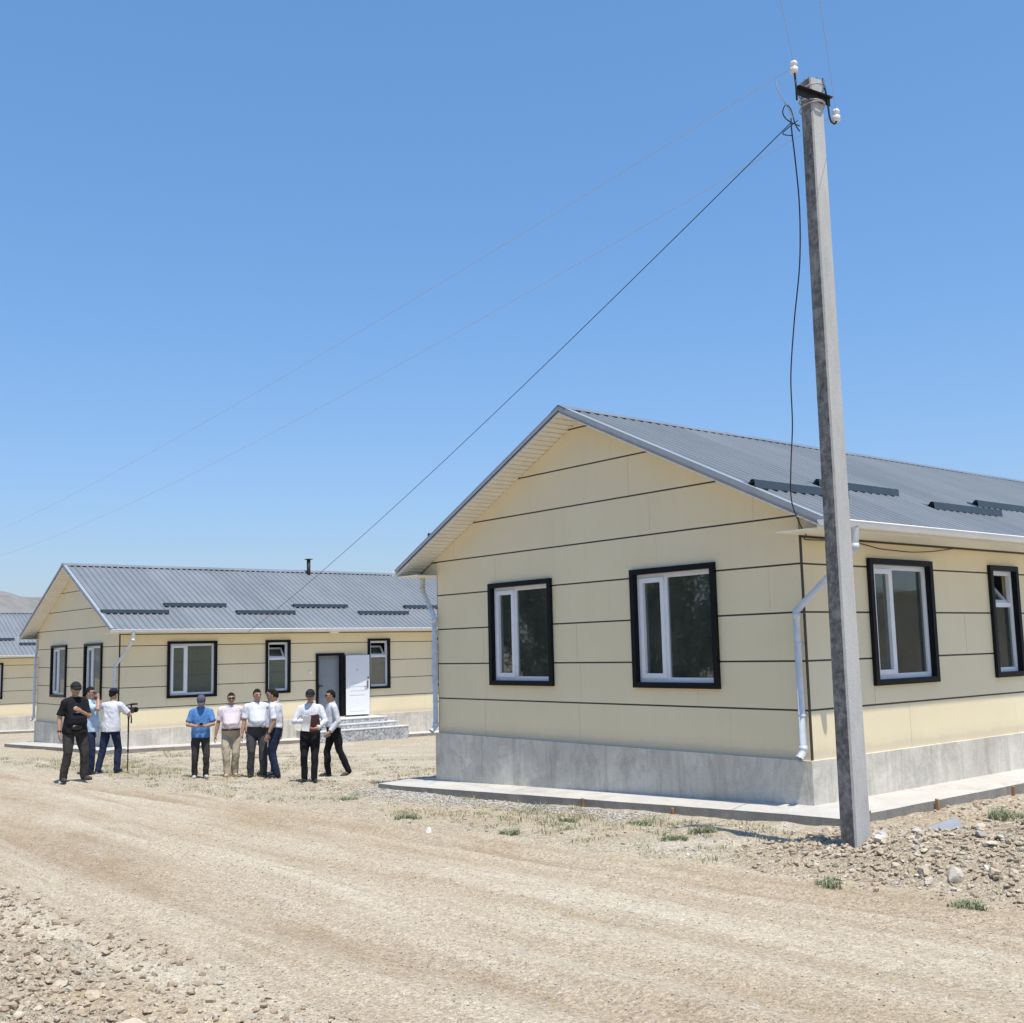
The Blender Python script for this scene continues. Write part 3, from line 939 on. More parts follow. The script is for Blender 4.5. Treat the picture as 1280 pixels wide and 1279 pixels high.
def make_pole():
    h = empty('utility_pole', (0, 0, 0))
    Hh = 7.94
    bm = bmesh.new()
    def ring(z, a, c):      # rectangle with chamfered corners
        pts = [(-a+c,-a),(a-c,-a),(a,-a+c),(a,a-c),(a-c,a),(-a+c,a),(-a,a-c),(-a,-a+c)]
        return [bm.verts.new((p[0], p[1], z)) for p in pts]
    zs = np.linspace(-.9, Hh, 46)
    rings = []
    for z in zs:
        t = (z+.9)/(Hh+.9); rings.append(ring(z, .112-.026*t, .018-.003*t))
    for a, b in zip(rings[:-1], rings[1:]):
        for i in range(8): bm.faces.new((a[i], a[(i+1) % 8], b[(i+1) % 8], b[i]))
    bm.faces.new(rings[-1])
    me = bpy.data.meshes.new('shaft'); bm.to_mesh(me); bm.free()
    me.materials.append(M['pole'])
    at = me.attributes.new('lichen', 'FLOAT', 'FACE')
    rot = R(-38.0)
    for p in me.polygons:      # lichen grows on the two faces cast against the mould
        n = p.normal
        at.data[p.index].value = 1.0 if n.y < -.9 or n.x < -.9 else (.75 if (n.y < -.3 and n.x < -.3) else (.35 if n.y < -.3 and n.x > 0 else 0.0))
    o = link(bpy.data.objects.new('shaft', me), h); o.rotation_euler = (0, 0, 0)
    for a in (-1, 1):          # rebar ends at the top
        pass
    rb = MB()
    for x, y, l in ((-.05, .05, .10), (.04, .05, .06), (-.05,-.04,.04)): rb.tube([(x, y, Hh-.01), (x+.005, y, Hh+l)], .007, 6)
    rb.build('reinforcing_bar', M['dark'], h)
    return h, o, Hh

POLE = (1.98, -2.06)
pz0 = float(ground_z(*POLE))
pole, shaft, PH = make_pole()
pole.location = (POLE[0], POLE[1], -.46)
SHAFT_ROT = R(-12)
shaft.rotation_euler = (0, 0, SHAFT_ROT)
# cross arm and fittings in pole coordinates (the arm runs square to the line of wires)
ca = MB()
A0 = Vector((-.113, -.262, 7.785)); A1 = A0 + Vector((.115, .44, -.045))
d = (A1-A0).normalized(); nrm = Vector((d.y, -d.x, 0)).normalized()
fo = nrm*.125
def ang(a, b, w1, w2):
    vs = []
    for p in (A0+fo, A1+fo):
        vs.append([p + Vector((0,0,z)) + nrm*n for n, z in ((0,0),(w1,0),(w1,-.008),(.008,-.008),(.008,-w2),(0,-w2))])
    ca.add(vs[0]+vs[1], [tuple(range(6))[::-1], tuple(range(6,12))] + [(i,(i+1)%6,6+(i+1)%6,6+i) for i in range(6)])
ang(A0, A1, .06, .085)
ca.build('crossarm', M['dark'], pole)
RV = Vector((.63, .776, 0))
e1 = A1+fo*1.1-d*.045
LI = A0+fo*1.1+RV*-.010+Vector((0,0,.20))       # left insulator
RI = e1+RV*.088+Vector((0,0,-.225))              # right insulator, in the hook
pin = MB()
pin.tube([A0+fo*1.1+Vector((0,0,-.15)), A0+fo*1.1, LI], .011, 8); pin.build('insulator_pin', M['dark'], pole)
hook = MB()
hp_ = [(-.033,.22),(-.012,.08),(0,0),(.008,-.12),(.016,-.22),(.030,-.275),(.056,-.30),(.078,-.295),(.088,-.27),(.088,-.20)]
hook.tube([e1+RV*a+Vector((0,0,b_)) for a, b_ in hp_], .0105, 8)
hook.build('insulator_hook', M['dark'], pole)
for c in (LI, RI):
    ins = MB(); ins.lathe(c+Vector((0,0,-.05)), (0,0,1), [(h_*1.2, r_*1.2) for h_, r_ in [(0,.022),(.004,.035),(.050,.035),(.056,.026),(.070,.025),(.076,.032),(.096,.033),(.112,.024),(.118,.002)]], 16)
    ins.build('insulator', M['porcelain'], pole)
cl = MB()
for zz, tl in ((7.83, .03), (7.70, -.03), (7.64, .02)):
    pts = []
    for t in np.linspace(0, 2*math.pi, 13):
        pts.append((.135*math.cos(t), .135*math.sin(t), zz+tl*math.cos(t)))
    cl.tube(pts, .008, 5)
cl.build('clamp_wire', M['wire'], pole)
tg = MB()
tg.tube(smooth_path([(-.10,-.10,7.55),(-.18,-.2,7.62),(-.20,-.25,7.70),(-.17,-.23,7.78),(-.13,-.2,7.72),(-.10,-.18,7.55),(-.09,-.12,7.48)]), .0065, 6)
tg.tube(smooth_path([(-.09,-.14,7.60),(-.16,-.22,7.52),(-.20,-.27,7.45),(-.12,-.2,7.42)]), .006, 6)
tg.v = [(a, b, c-.1) for a, b, c in tg.v]; tg.build('cable_loop', M['cable'], pole)
tag(pole, 'tall lichen stained concrete utility pole in the stone heap before the near house', 'utility pole', 'concrete utility poles along the road')

poleB = copy_tree(pole); pB = (-40.0, -.35); poleB.location = (pB[0], pB[1], float(ground_z(*pB)))
tag(poleB, 'concrete utility pole beyond the left end of the overhead wires', 'utility pole')
poleC = copy_tree(pole); pC = (20.0, -32.0); poleC.location = (pC[0], pC[1], float(ground_z(*pC))+.4)
tag(poleC, 'concrete utility pole across the road behind the camera', 'utility pole')

def sag_line(a, b, s, n=40):
    a = Vector(a); b = Vector(b)
    return [a.lerp(b, i/n) - Vector((0, 0, 4*s*(i/n)*(1-i/n))) for i in range(n+1)]
def wire(pts, r, name, mat, label, cat, group=None):
    mb = MB(); mb.tube(pts, r, 6)
    return tag(mb.build(name, mat, weld=False), label, cat, group)
def at(p, v): return Vector(p.location) + Vector(v)
wire(sag_line(at(pole, LI)+Vector((0,0,.03)), at(poleB, LI)+Vector((0,0,.03)), .36), .0027, 'overhead_wire', M['wire'], 'upper of the two thin bare wires running left from the pole top across the sky', 'wire', 'bare overhead wires')
wire(sag_line(at(pole, RI)+Vector((0,0,.03)), at(poleB, RI)+Vector((0,0,-.25)), .55), .0027, 'overhead_wire', M['wire'], 'lower of the two thin bare wires running left from the pole across the sky', 'wire', 'bare overhead wires')
wire(sag_line(at(pole, LI)+Vector((0,0,.05)), at(poleC, LI), .5), .0025, 'overhead_wire', M['wire'], 'thin wire rising from the upper insulator to the top edge of the photo', 'wire', 'bare overhead wires')
wire(sag_line(at(pole, RI)+Vector((0,0,.05)), at(poleC, RI), .5), .0025, 'overhead_wire', M['wire'], 'thin wire rising from the hooked insulator to the top edge of the photo', 'wire', 'bare overhead wires')
wire(sag_line(at(pole, (-.13,-.22,7.46)), (-23.66, 3.75, 2.20), .25), .0055, 'service_cable', M['cable'], 'black cable sloping from the pole top down to the house behind the men', 'cable')
tail = [at(pole, v) for v in ((-.18,-.37,7.93),(-.18,-.36,7.83),(-.155,-.31,7.73),(-.13,-.25,7.62),(-.11,-.2,7.52))]
wire(tail, .005, 'wire_tail', M['wire'], 'short loose wire end hanging left of the pole top', 'wire')
cpts = [(1.86,-2.28,7.05),(1.86,-2.28,6.9),(1.80,-2.16,6.60),(1.67,-1.95,6.19),(1.49,-1.75,5.66),(1.27,-1.60,5.09),(1.05,-1.42,4.52),(.86,-1.18,4.01),(.64,-.95,3.59),(.42,-.68,3.2),(.27,-.33,2.94),(.13,-.02,2.83),(.03,.10,2.79),
        (.03,.6,2.80),(.03,1.12,2.80),(.035,1.45,2.775),(.04,1.78,2.735),(.035,2.2,2.725),(.04,2.59,2.72),(.035,3.13,2.75),(.03,3.6,2.80),(.03,3.74,2.815)]
wire(smooth_path(cpts), .0075, 'service_cable', M['cable'], 'wavy black cable hanging down beside the pole to the eave of the near house', 'cable')

# ------------------------------------------------------------------ stones
def ico(sub):
    bm = bmesh.new(); bmesh.ops.create_icosphere(bm, subdivisions=sub, radius=1)
    bm.verts.ensure_lookup_table()
    V = np.array([v.co for v in bm.verts]); F = np.array([[v.index for v in f.verts] for f in bm.faces]); bm.free()
    return V, F
ICO1 = ico(1); ICO2 = ico(2); ICO3 = ico(3)
def stone_shape(base, seed, rough=.28):
    V, F = base; r = np.random.default_rng(seed)
    # cut by random planes: angular broken stone
    V = V.copy()
    for _ in range(9):
        n = r.normal(size=3); n /= np.linalg.norm(n); dd = r.uniform(.38, .75)
        s = V@n; k = s > dd
        V[k] -= np.outer(s[k]-dd, n)
    V *= 1 + r.normal(size=(len(V), 1))*rough*.2
    return V, F
SH1 = [stone_shape(ICO1, i) for i in range(14)]
SH2 = [stone_shape(ICO2, 50+i) for i in range(12)]
SH3 = [stone_shape(ICO3, 90+i, .12) for i in range(10)]
TINTS = np.array([(.50,.43,.32),(.56,.50,.40),(.45,.37,.26),(.42,.41,.38),(.62,.58,.50),(.36,.29,.20),(.50,.48,.44),(.55,.45,.31)])
DUST = np.array([(.47,.40,.29),(.50,.43,.32),(.44,.36,.25),(.53,.47,.36),(.40,.32,.22),(.46,.42,.35)])
SOIL = np.array([(.36,.28,.18),(.40,.31,.20),(.33,.25,.16),(.43,.35,.24)])
GREY = np.array([(.40,.41,.41),(.50,.51,.50),(.33,.34,.35),(.58,.58,.56),(.46,.45,.42)])
def rotm(r):
    q = r.normal(size=4); q /= np.linalg.norm(q); w, x, y, z = q
    return np.array([[1-2*(y*y+z*z),2*(x*y-z*w),2*(x*z+y*w)],[2*(x*y+z*w),1-2*(x*x+z*z),2*(y*z-x*w)],[2*(x*z-y*w),2*(y*z+x*w),1-2*(x*x+y*y)]])
def scatter(name, pts, sizes, shapes, tints, seed, flat=.62, sink=.25):
    r = np.random.default_rng(seed)
    VV = []; FF = []; CC = []; b = 0
    zz = top_z(pts[:,0], pts[:,1])
    for (x, y), z, s in zip(pts, zz, sizes):
        V, F = shapes[r.integers(len(shapes))]
        A = V*np.array([1, r.uniform(.65,1), r.uniform(.5,.9)])@rotm(r).T
        A = A*s*np.array([1,1,flat]); A = A + np.array([x, y, z + s*flat*(1-2*sink)*.8])
        c = tints[r.integers(len(tints))]*r.uniform(.82, 1.12)
        VV.append(A); FF.append(F+b); CC.append(np.tile(np.append(c, 1), (len(V), 1))); b += len(V)
    o = np_mesh(name, np.concatenate(VV), np.concatenate(FF), M['stone'], col=np.concatenate(CC))
    return tag(o, kind='stuff')
def sizes(n, lo, hi, r, p=2.2): return lo + (hi-lo)*r.random(n)**p

r = np.random.default_rng(3)
def gauss(n, cx, cy, sx, sy, ang=0):
    a = r.normal(size=(n, 2))*np.array([sx, sy]); c, s = math.cos(ang), math.sin(ang)
    return np.stack([cx + a[:,0]*c - a[:,1]*s, cy + a[:,0]*s + a[:,1]*c], -1)
def off_slab(p, k=.02):
    return p[~((p[:,0] < .86+k) & (p[:,0] > -W-.85) & (p[:,1] > -.83-k))]
# heap round the pole and along the right
p = np.concatenate([gauss(2600, 1.95, -1.9, .55, .42), gauss(2300, 3.2, -2.0, .9, .45), gauss(1500, 5.0, -1.6, 1.3, .6),
                    gauss(900, 2.0, .8, .7, 1.3), np.stack([r.uniform(.9, 6, 3500), r.uniform(-2.9, 3.2, 3500)], -1)])
p = off_slab(p); p = p[(road_edge(p[:,0]) - p[:,1]) < .25]
tag(scatter('rubble', p, sizes(len(p), .006, .060, r, 3.4), SH1, np.concatenate([TINTS, DUST, SOIL, SOIL, SOIL*.85]), 1, .66, .36), 'pale stones and gravel of the dug out heap round the utility pole', 'rubble')
# crushed grey gravel along the pavement
p = np.concatenate([np.stack([r.uniform(-8.9, -1.8, 3600), -.86 - np.abs(r.normal(size=3600))*.33], -1), gauss(1500, -6.5, -1.35, 1.1, .35), gauss(900, -9.3, .5, .5, 1.2)])
p = off_slab(p)
tag(scatter('gravel', p, sizes(len(p), .010, .038, r), SH1, GREY, 2), 'crushed grey gravel spread along the front of the pavement', 'gravel')
# foreground rubble on the berm
def berm(n, a, b, pw):
    x = r.uniform(-3.5, 7.0, n); dd = a + (b-a)*r.random(n)**pw
    return np.stack([x, road_edge(x)-dd], -1)
p = np.concatenate([berm(16000, 5.2, 8.2, .8), berm(9000, 6.2, 7.8, 1.0)])
tag(scatter('foreground_rubble', p, sizes(len(p), .006, .055, r, 4.5), SH1, np.concatenate([DUST, SOIL, SOIL, SOIL*.88]), 4, .7, .30), 'tan clods and stones on the bank in the lower left corner', 'rubble')
# loose pebbles on the road and over the yard
x = np.concatenate([r.uniform(-6, 7, 24000), r.uniform(-16, 0, 6000)]); dd = r.uniform(-.3, 5.6, len(x))
p = np.stack([x, road_edge(x)-dd], -1)
tag(scatter('road_pebbles', p, sizes(len(p), .003, .015, r, 3.5), SH1, np.concatenate([TINTS, DUST, SOIL, GREY]), 5, .75, .28), 'small loose pebbles scattered over the dirt road', 'pebbles')
x = r.uniform(-22, .5, 4200); y = r.uniform(-4.5, 3.0, 4200)
p = np.stack([x, y], -1); p = off_slab(p); p = p[(road_edge(p[:,0])-p[:,1]) < 0]
tag(scatter('yard_pebbles', p, sizes(len(p), .008, .045, r, 3.2), SH1, np.concatenate([TINTS, GREY]), 6), 'small stones scattered over the dry yard between the houses', 'pebbles')

# single rocks
def rock(x, y, s, tint, label, seed, flat=.7, group=None, sink=.2):
    rr = np.random.default_rng(seed)
    V, F = SH3[seed % len(SH3)]
    A = V*np.array([1, rr.uniform(.7,1), rr.uniform(.6,.9)])@rotm(rr).T*s*np.array([1,1,flat])
    zb = float(top_z(x, y)) + s*flat*(.8-2*sink*.8)
    o = np_mesh('rock', A, F, M['stone'], col=np.tile(np.append(tint, 1), (len(V), 1)))
    o.location = (x, y, zb)
    tag(o, label, 'rock', group)
rock(3.30, -2.60, .105, (.55,.50,.41), 'largest pale grey rock at the lower edge of the right hand stone heap', 1, .8, None, .34)
rock(2.98, -2.52, .10, (.47,.38,.27), 'brown rock just left of the largest pale rock in the heap', 2)
rock(3.12, -2.68, .055, (.58,.53,.44), 'small rounded stone touching the foot of the largest pale rock', 3)
rock(3.62, -2.48, .085, (.50,.42,.31), 'tan rock just right of the largest pale rock in the heap', 4)
rock(2.22, -2.02, .085, (.60,.59,.55), 'pale stone just right of the foot of the utility pole', 5)
rock(2.45, -1.72, .085, (.58,.57,.52), 'pale smooth stone beside the grey slate sheet on the heap', 6)
for i in range(26):
    x = r.uniform(1.0, 6.0); y = r.uniform(-2.6, -1.2)
    rock(x, y, r.uniform(.05, .085), TINTS[r.integers(len(TINTS))], 'fist sized stone among the rubble heaped right of the pole', 20+i, .7, 'fist sized stones in the rubble heap', .38)
for i in range(30):
    x = r.uniform(-1.4, 3.6); dd = r.uniform(5.9, 7.4)
    rock(x, float(road_edge(x))-dd, r.uniform(.045, .10), TINTS[[0,1,2,7]][r.integers(4)], 'dusty tan clod on the bank at the lower left of the road', 60+i, .6, 'dusty clods on the near bank', .38)
rock(2.05, -9.30, .15, (.60,.52,.39), 'long pale stone near the lower left corner, biggest on the near bank', 9, .5)
sl = MB(); sx, sy = 2.62, -1.52; sz = float(top_z(sx, sy))
top = [(-.19,-.06,.05),(.05,.14,.16),(.24,.02,.05),(.02,-.09,.03)]
sl.hexa([(sx+a, sy+b_, sz+c-.012) for a, b_, c in top] + [(sx+a, sy+b_, sz+c) for a, b_, c in top])
tag(sl.build('slate_sheet', M['slate']), 'broken blue grey sheet lying on the stone heap right of the pole', 'sheet')
lt = MB(); lx, ly = -2.87, -3.83; lz = float(top_z(lx, ly))
lt.hexa([(lx-.03,ly-.03,lz),(lx+.03,ly-.02,lz),(lx+.03,ly+.02,lz),(lx-.03,ly+.03,lz),(lx-.02,ly-.01,lz+.06),(lx+.02,ly,lz+.04),(lx+.025,ly+.015,lz+.05),(lx-.02,ly+.02,lz+.07)])
tag(lt.build('litter', M['paper']), 'small white scrap of litter on the edge of the road', 'litter')

# ------------------------------------------------------------------ weeds and dry grass
def blades(pts, hs, n_each, spread, seed, wd=.006):
    r = np.random.default_rng(seed); V = []; F = []; b = 0
    zz = top_z(pts[:,0], pts[:,1])
    for (x, y), z, h in zip(pts, zz, hs):
        for _ in range(n_each):
            a = r.uniform(0, 2*math.pi); rr = spread*math.sqrt(r.random())*(h/.12); px, py = x+rr*math.cos(a), y+rr*math.sin(a)
            l = h*r.uniform(.4, 1.1); a2 = r.uniform(0, 2*math.pi); ln = r.uniform(.4, 1.7)*l
            dx, dy = math.cos(a2), math.sin(a2); w = wd*r.uniform(.6, 1.4)
            V += [(px-dy*w, py+dx*w, z-.02), (px+dy*w, py-dx*w, z-.02), (px+dx*ln*.45+dy*w*.8, py+dy*ln*.45-dx*w*.8, z+l*.6), (px+dx*ln*.45-dy*w*.8, py+dy*ln*.45+dx*w*.8, z+l*.6),
                  (px+dx*ln, py+dy*ln, z+l*.9), (px+dx*ln, py+dy*ln, z+l*.9-.003)]
            F += [(b,b+1,b+2,b+3), (b+3,b+2,b+5,b+4)]; b += 6
    return np.array(V), np.array(F)
WEEDS = [(-2.42,-1.92,'green weed clump in the dirt strip below the left gable window'),
         (-1.38,-1.70,'green weed clump in the dirt strip below the right gable window'),
         (-4.40,-3.15,'low green weed at the road edge left of the grey gravel'),
         (2.41,-3.15,'green weed in the road just below the foot of the pole'),
         (2.05,.87,'broad green weed patch at the right edge behind the stone heap'),
         (-.21,-1.89,'green weed left of the pole, in its shadow on the ground'),
         (3.74,-3.19,'small green sprig on the road below the right hand stone heap'),
         (-.12,-2.39,'green weed near the road edge, left of the stones round the pole'),
         (-2.26,-3.01,'sparse green weed at the road edge below the gable'),
         (-7.54,-2.13,'green weed at the road edge right of the walking man')]
for i, (x, y, lab) in enumerate(WEEDS):
    k = 5 if i != 4 else 12
    rr = np.random.default_rng(200+i)
    pp = np.stack([x+rr.normal(size=k)*.06*(1.8 if i == 4 else 1), y+rr.normal(size=k)*.05*(1.8 if i == 4 else 1)], -1)
    V, F = blades(pp, rr.uniform(.03, .075, k), 44, .22, 300+i, .006)
    tag(np_mesh('weed', V, F, M['grassgreen']), lab, 'weed', 'green weeds by the road')
r = np.random.default_rng(8)
x = np.concatenate([r.uniform(-6, 1.0, 130), r.uniform(-24, -6, 420), r.uniform(-22, -12, 120)])
y = np.concatenate([r.uniform(-3.0, -1.0, 130), r.uniform(-4.2, 4.0, 420), r.uniform(-4.2, -1.2, 120)])
p = np.stack([x, y], -1); p = off_slab(p, .05); p = p[(road_edge(p[:,0])-p[:,1]) < .1]
V, F = blades(p, r.uniform(.025, .085, len(p)), 26, .34, 9, .0045)
mi = np.repeat((r.random(len(p)) < .30).astype(int), 52)
tag(np_mesh('grass', V, F, [M['grassdry'], M['grassgreen']], midx=mi), 'sparse tufts of dry and green grass over the yard', 'grass', kind='stuff')

# ------------------------------------------------------------------ trees and wall seen as reflections in the windows
def make_tree(seed, hgt):
    rr = np.random.default_rng(seed)
    t = empty('tree', (0, 0, 0))
    tk = MB(); tk.tube([(0,0,-.3),(.05,.03,hgt*.3),(.12,-.05,hgt*.6),(.1,.1,hgt*.85)], [.2,.16,.09,.03], 8)
    for i in range(8):
        a = rr.uniform(0, 6.28); z = hgt*rr.uniform(.25, .7); ln = hgt*rr.uniform(.15, .28)
        tk.tube([(.05,.0,z),(math.cos(a)*ln*.6,math.sin(a)*ln*.6,z+ln*.45),(math.cos(a)*ln,math.sin(a)*ln,z+ln*.9)], [.07,.045,.015], 6)
    tk.build('trunk', M['bark'], t)
    C = []
    for i in range(60):
        z = rr.uniform(.08, .98); rad = hgt*.34*math.sin(math.pi*min(1, .22+z*.75))**.6
        a = rr.uniform(0, 6.28); q = rad*math.sqrt(rr.random()); C.append((q*math.cos(a), q*math.sin(a), z*hgt, rr.uniform(.5, 1.05)))
    n = 13000; C = np.array(C); k = rr.integers(len(C), size=n)
    pos = C[k,:3] + rr.normal(size=(n,3))*C[k,3:4]*.55
    u = rr.normal(size=(n,3)); u /= np.linalg.norm(u,axis=1)[:,None]; v = np.cross(u, rr.normal(size=(n,3))); v /= np.linalg.norm(v,axis=1)[:,None]
    s = rr.uniform(.10, .20, (n,1))
    V = np.stack([pos-u*s, pos+v*s*.6, pos+u*s, pos-v*s*.6], 1).reshape(-1,3)
    np_mesh('crown', V, np.arange(4*n).reshape(n,4), M['leaf'], t)
    return t
protos = [make_tree(1, 9.5), make_tree(2, 11.0), make_tree(3, 8.5)]
spots = [(-66,-34),(-59,-38),(-53,-33),(-47,-37),(-42,-32),(-37,-36),(-32,-31),(-28,-35),(-24,-30),(-19,-34),(-15,-30),(-10,-33),(-5,-30),(0,-34)]
for i, (x, y) in enumerate(spots):
    o = protos[i] if i < 3 else copy_tree(protos[i % 3])
    o.location = (x, y, float(ground_z(x, y))-.3); o.rotation_euler = (0, 0, i*1.3)
    tag(o, 'dense green tree across the road, mirrored in the gable windows', 'tree', 'trees across the road mirrored in the windows')
bw = MB()
bw.box((7, 20.0, -1), (26, 20.5, 2.9)); bw.box((6.95, 19.9, 2.9), (26.05, 20.6, 3.02))
tag(bw.build('brick_wall', M['brick']), 'tan mud brick garden wall mirrored in the side windows of the near house', 'wall')

# ------------------------------------------------------------------ people
SKIN = mat_skin('skin_tan', (.40, .235, .155))
HAIR = mat_cloth('black_hair', (.012, .010, .009), .3)
EYE = mat_plain('eye_dark', (.02, .015, .012), .3)
LIP = mat_plain('lip', (.27, .12, .095), .5)
SHADES = mat_plain('dark_sunglass', (.008, .008, .009), .12)
CL = dict(
    black=mat_cloth('black_cotton', (.012, .012, .014)), darkgrey=mat_cloth('dark_grey_cloth', (.060, .062, .068)),
    brownblack=mat_cloth('washed_black_cloth', (.045, .041, .038)),
    white=mat_cloth('white_shirt_cloth', (.62, .63, .67), .06), pinkwhite=mat_cloth('pale_pink_shirt', (.63, .555, .57), .06),
    pale=mat_cloth('pale_grey_shirt', (.56, .58, .61), .06), lightblue=mat_cloth('pale_blue_cotton', (.42, .55, .68), .08),
    blue=mat_cloth('blue_polo_cloth', (.085, .21, .46)), navy=mat_cloth('navy_denim', (.018, .026, .06), .3),
    khaki=mat_cloth('khaki_cloth', (.47, .41, .31), .08), navycap=mat_cloth('navy_cap_cloth', (.016, .018, .034)),
    greycap=mat_cloth('grey_cap_cloth', (.085, .088, .115)), darkcap=mat_cloth('charcoal_cap_cloth', (.022, .024, .026)),
    belt=mat_plain('black_leather', (.012, .011, .010), .35), brownbelt=mat_plain('brown_leather', (.045, .022, .015), .4),
    blackshoe=mat_plain('black_shoe', (.015, .015, .015), .4), greyshoe=mat_plain('pale_grey_shoe', (.42, .40, .40), .7),
    tanshoe=mat_plain('tan_shoe', (.44, .31, .19), .6), sole=mat_plain('pale_sole', (.62, .62, .62), .7),
    darkshoe=mat_plain('dark_grey_shoe', (.05, .048, .046), .7))

def remesh(mb, name, voxel, smooth=4):
    """fuse overlapping closed pieces into one continuous surface"""
    me = bpy.data.meshes.new(name); me.from_pydata(mb.v, [], mb.f)
    bm = bmesh.new(); bm.from_mesh(me); bmesh.ops.remove_doubles(bm, verts=bm.verts, dist=1e-5)
    bmesh.ops.recalc_face_normals(bm, faces=bm.faces); bm.to_mesh(me); bm.free()
    o = bpy.data.objects.new(name, me); COL.objects.link(o)
    a = o.modifiers.new('r', 'REMESH'); a.mode = 'VOXEL'; a.voxel_size = voxel
    s = o.modifiers.new('s', 'SMOOTH'); s.factor = .5; s.iterations = smooth
    dg = bpy.context.evaluated_depsgraph_get()
    out = bpy.data.meshes.new_from_object(o.evaluated_get(dg))
    bpy.data.objects.remove(o); bpy.data.meshes.remove(me)
    n = len(out.polygons); out.polygons.foreach_set('use_smooth', np.ones(n, bool)); out.name = name
    return out

def limb(mb, pts, rad, n=12):
    mb.tube(pts, rad, n)
    for p, r_ in zip(pts, rad): mb.ell(p, (r_, r_, r_), 12, 8)

def loft(mb, rings, n=20, power=2.3):
    """rings: (centre, rx, ry) horizontal super-ellipses"""
    vs = []; fs = []
    for c, rx, ry in rings:
        for j in range(n):
            t = 2*math.pi*j/n; ct, st_ = math.cos(t), math.sin(t)
            vs.append((c[0]+rx*math.copysign(abs(ct)**(2/power), ct), c[1]+ry*math.copysign(abs(st_)**(2/power), st_), c[2]))
    for i in range(len(rings)-1):
        for j in range(n): fs.append((i*n+j, i*n+(j+1) % n, (i+1)*n+(j+1) % n, (i+1)*n+j))
    fs += [tuple(range(n))[::-1], tuple(range((len(rings)-1)*n, len(rings)*n))]
    mb.add(vs, fs, 0, True)

def bend(a, c, l1, l2, pole):
    """elbow or knee position between a and c"""
    a = Vector(a); c = Vector(c); d = c-a; D_ = min(d.length, (l1+l2)*.998); d.normalize()
    x = (l1*l1-l2*l2+D_*D_)/(2*D_); h = math.sqrt(max(0, l1*l1-x*x))
    p = Vector(pole); p = p-d*p.dot(d); p.normalize()
    return a+d*x+p*h, a+d*D_

def hand(mb, w, d, n, side, curl=1.0, thumb=1):
    """palm, four fingers and a thumb; w wrist, d direction, n palm normal, side the thumb side"""
    d = Vector(d).normalized(); n = Vector(n); n = (n-d*n.dot(d)).normalized(); s = d.cross(n).normalized()*side
    rot = Matrix((s, d, n)).transposed()
    mb.ell(Vector(w)+d*.048, (.041, .056, .018), 12, 8, rot=rot)
    limb(mb, [Vector(w)-d*.02, Vector(w)+d*.03], [.027, .026], 10)
    for k, (o, l) in enumerate(((.030, .066), (.010, .076), (-.010, .071), (-.029, .056))):
        b0 = Vector(w)+d*.090+s*o; a1 = R(22*curl); a2 = R(62*curl); a3 = R(95*curl)
        p1 = b0+(d*math.cos(a1)+n*math.sin(a1)+s*o*1.5)*l*.45
        p2 = p1+(d*math.cos(a2)+n*math.sin(a2))*l*.33; p3 = p2+(d*math.cos(a3)+n*math.sin(a3))*l*.25
        limb(mb, [b0-d*.02, p1, p2, p3], [.0105, .0095, .0088, .008], 8)
    t0 = Vector(w)+d*.025+s*.030; t1 = t0+(d*.65+s*.6+n*.35).normalized()*.042; t2 = t1+(d*.85+s*.15+n*.45).normalized()*.033
    limb(mb, [t0, t1, t2], [.014, .0115, .0095], 8)

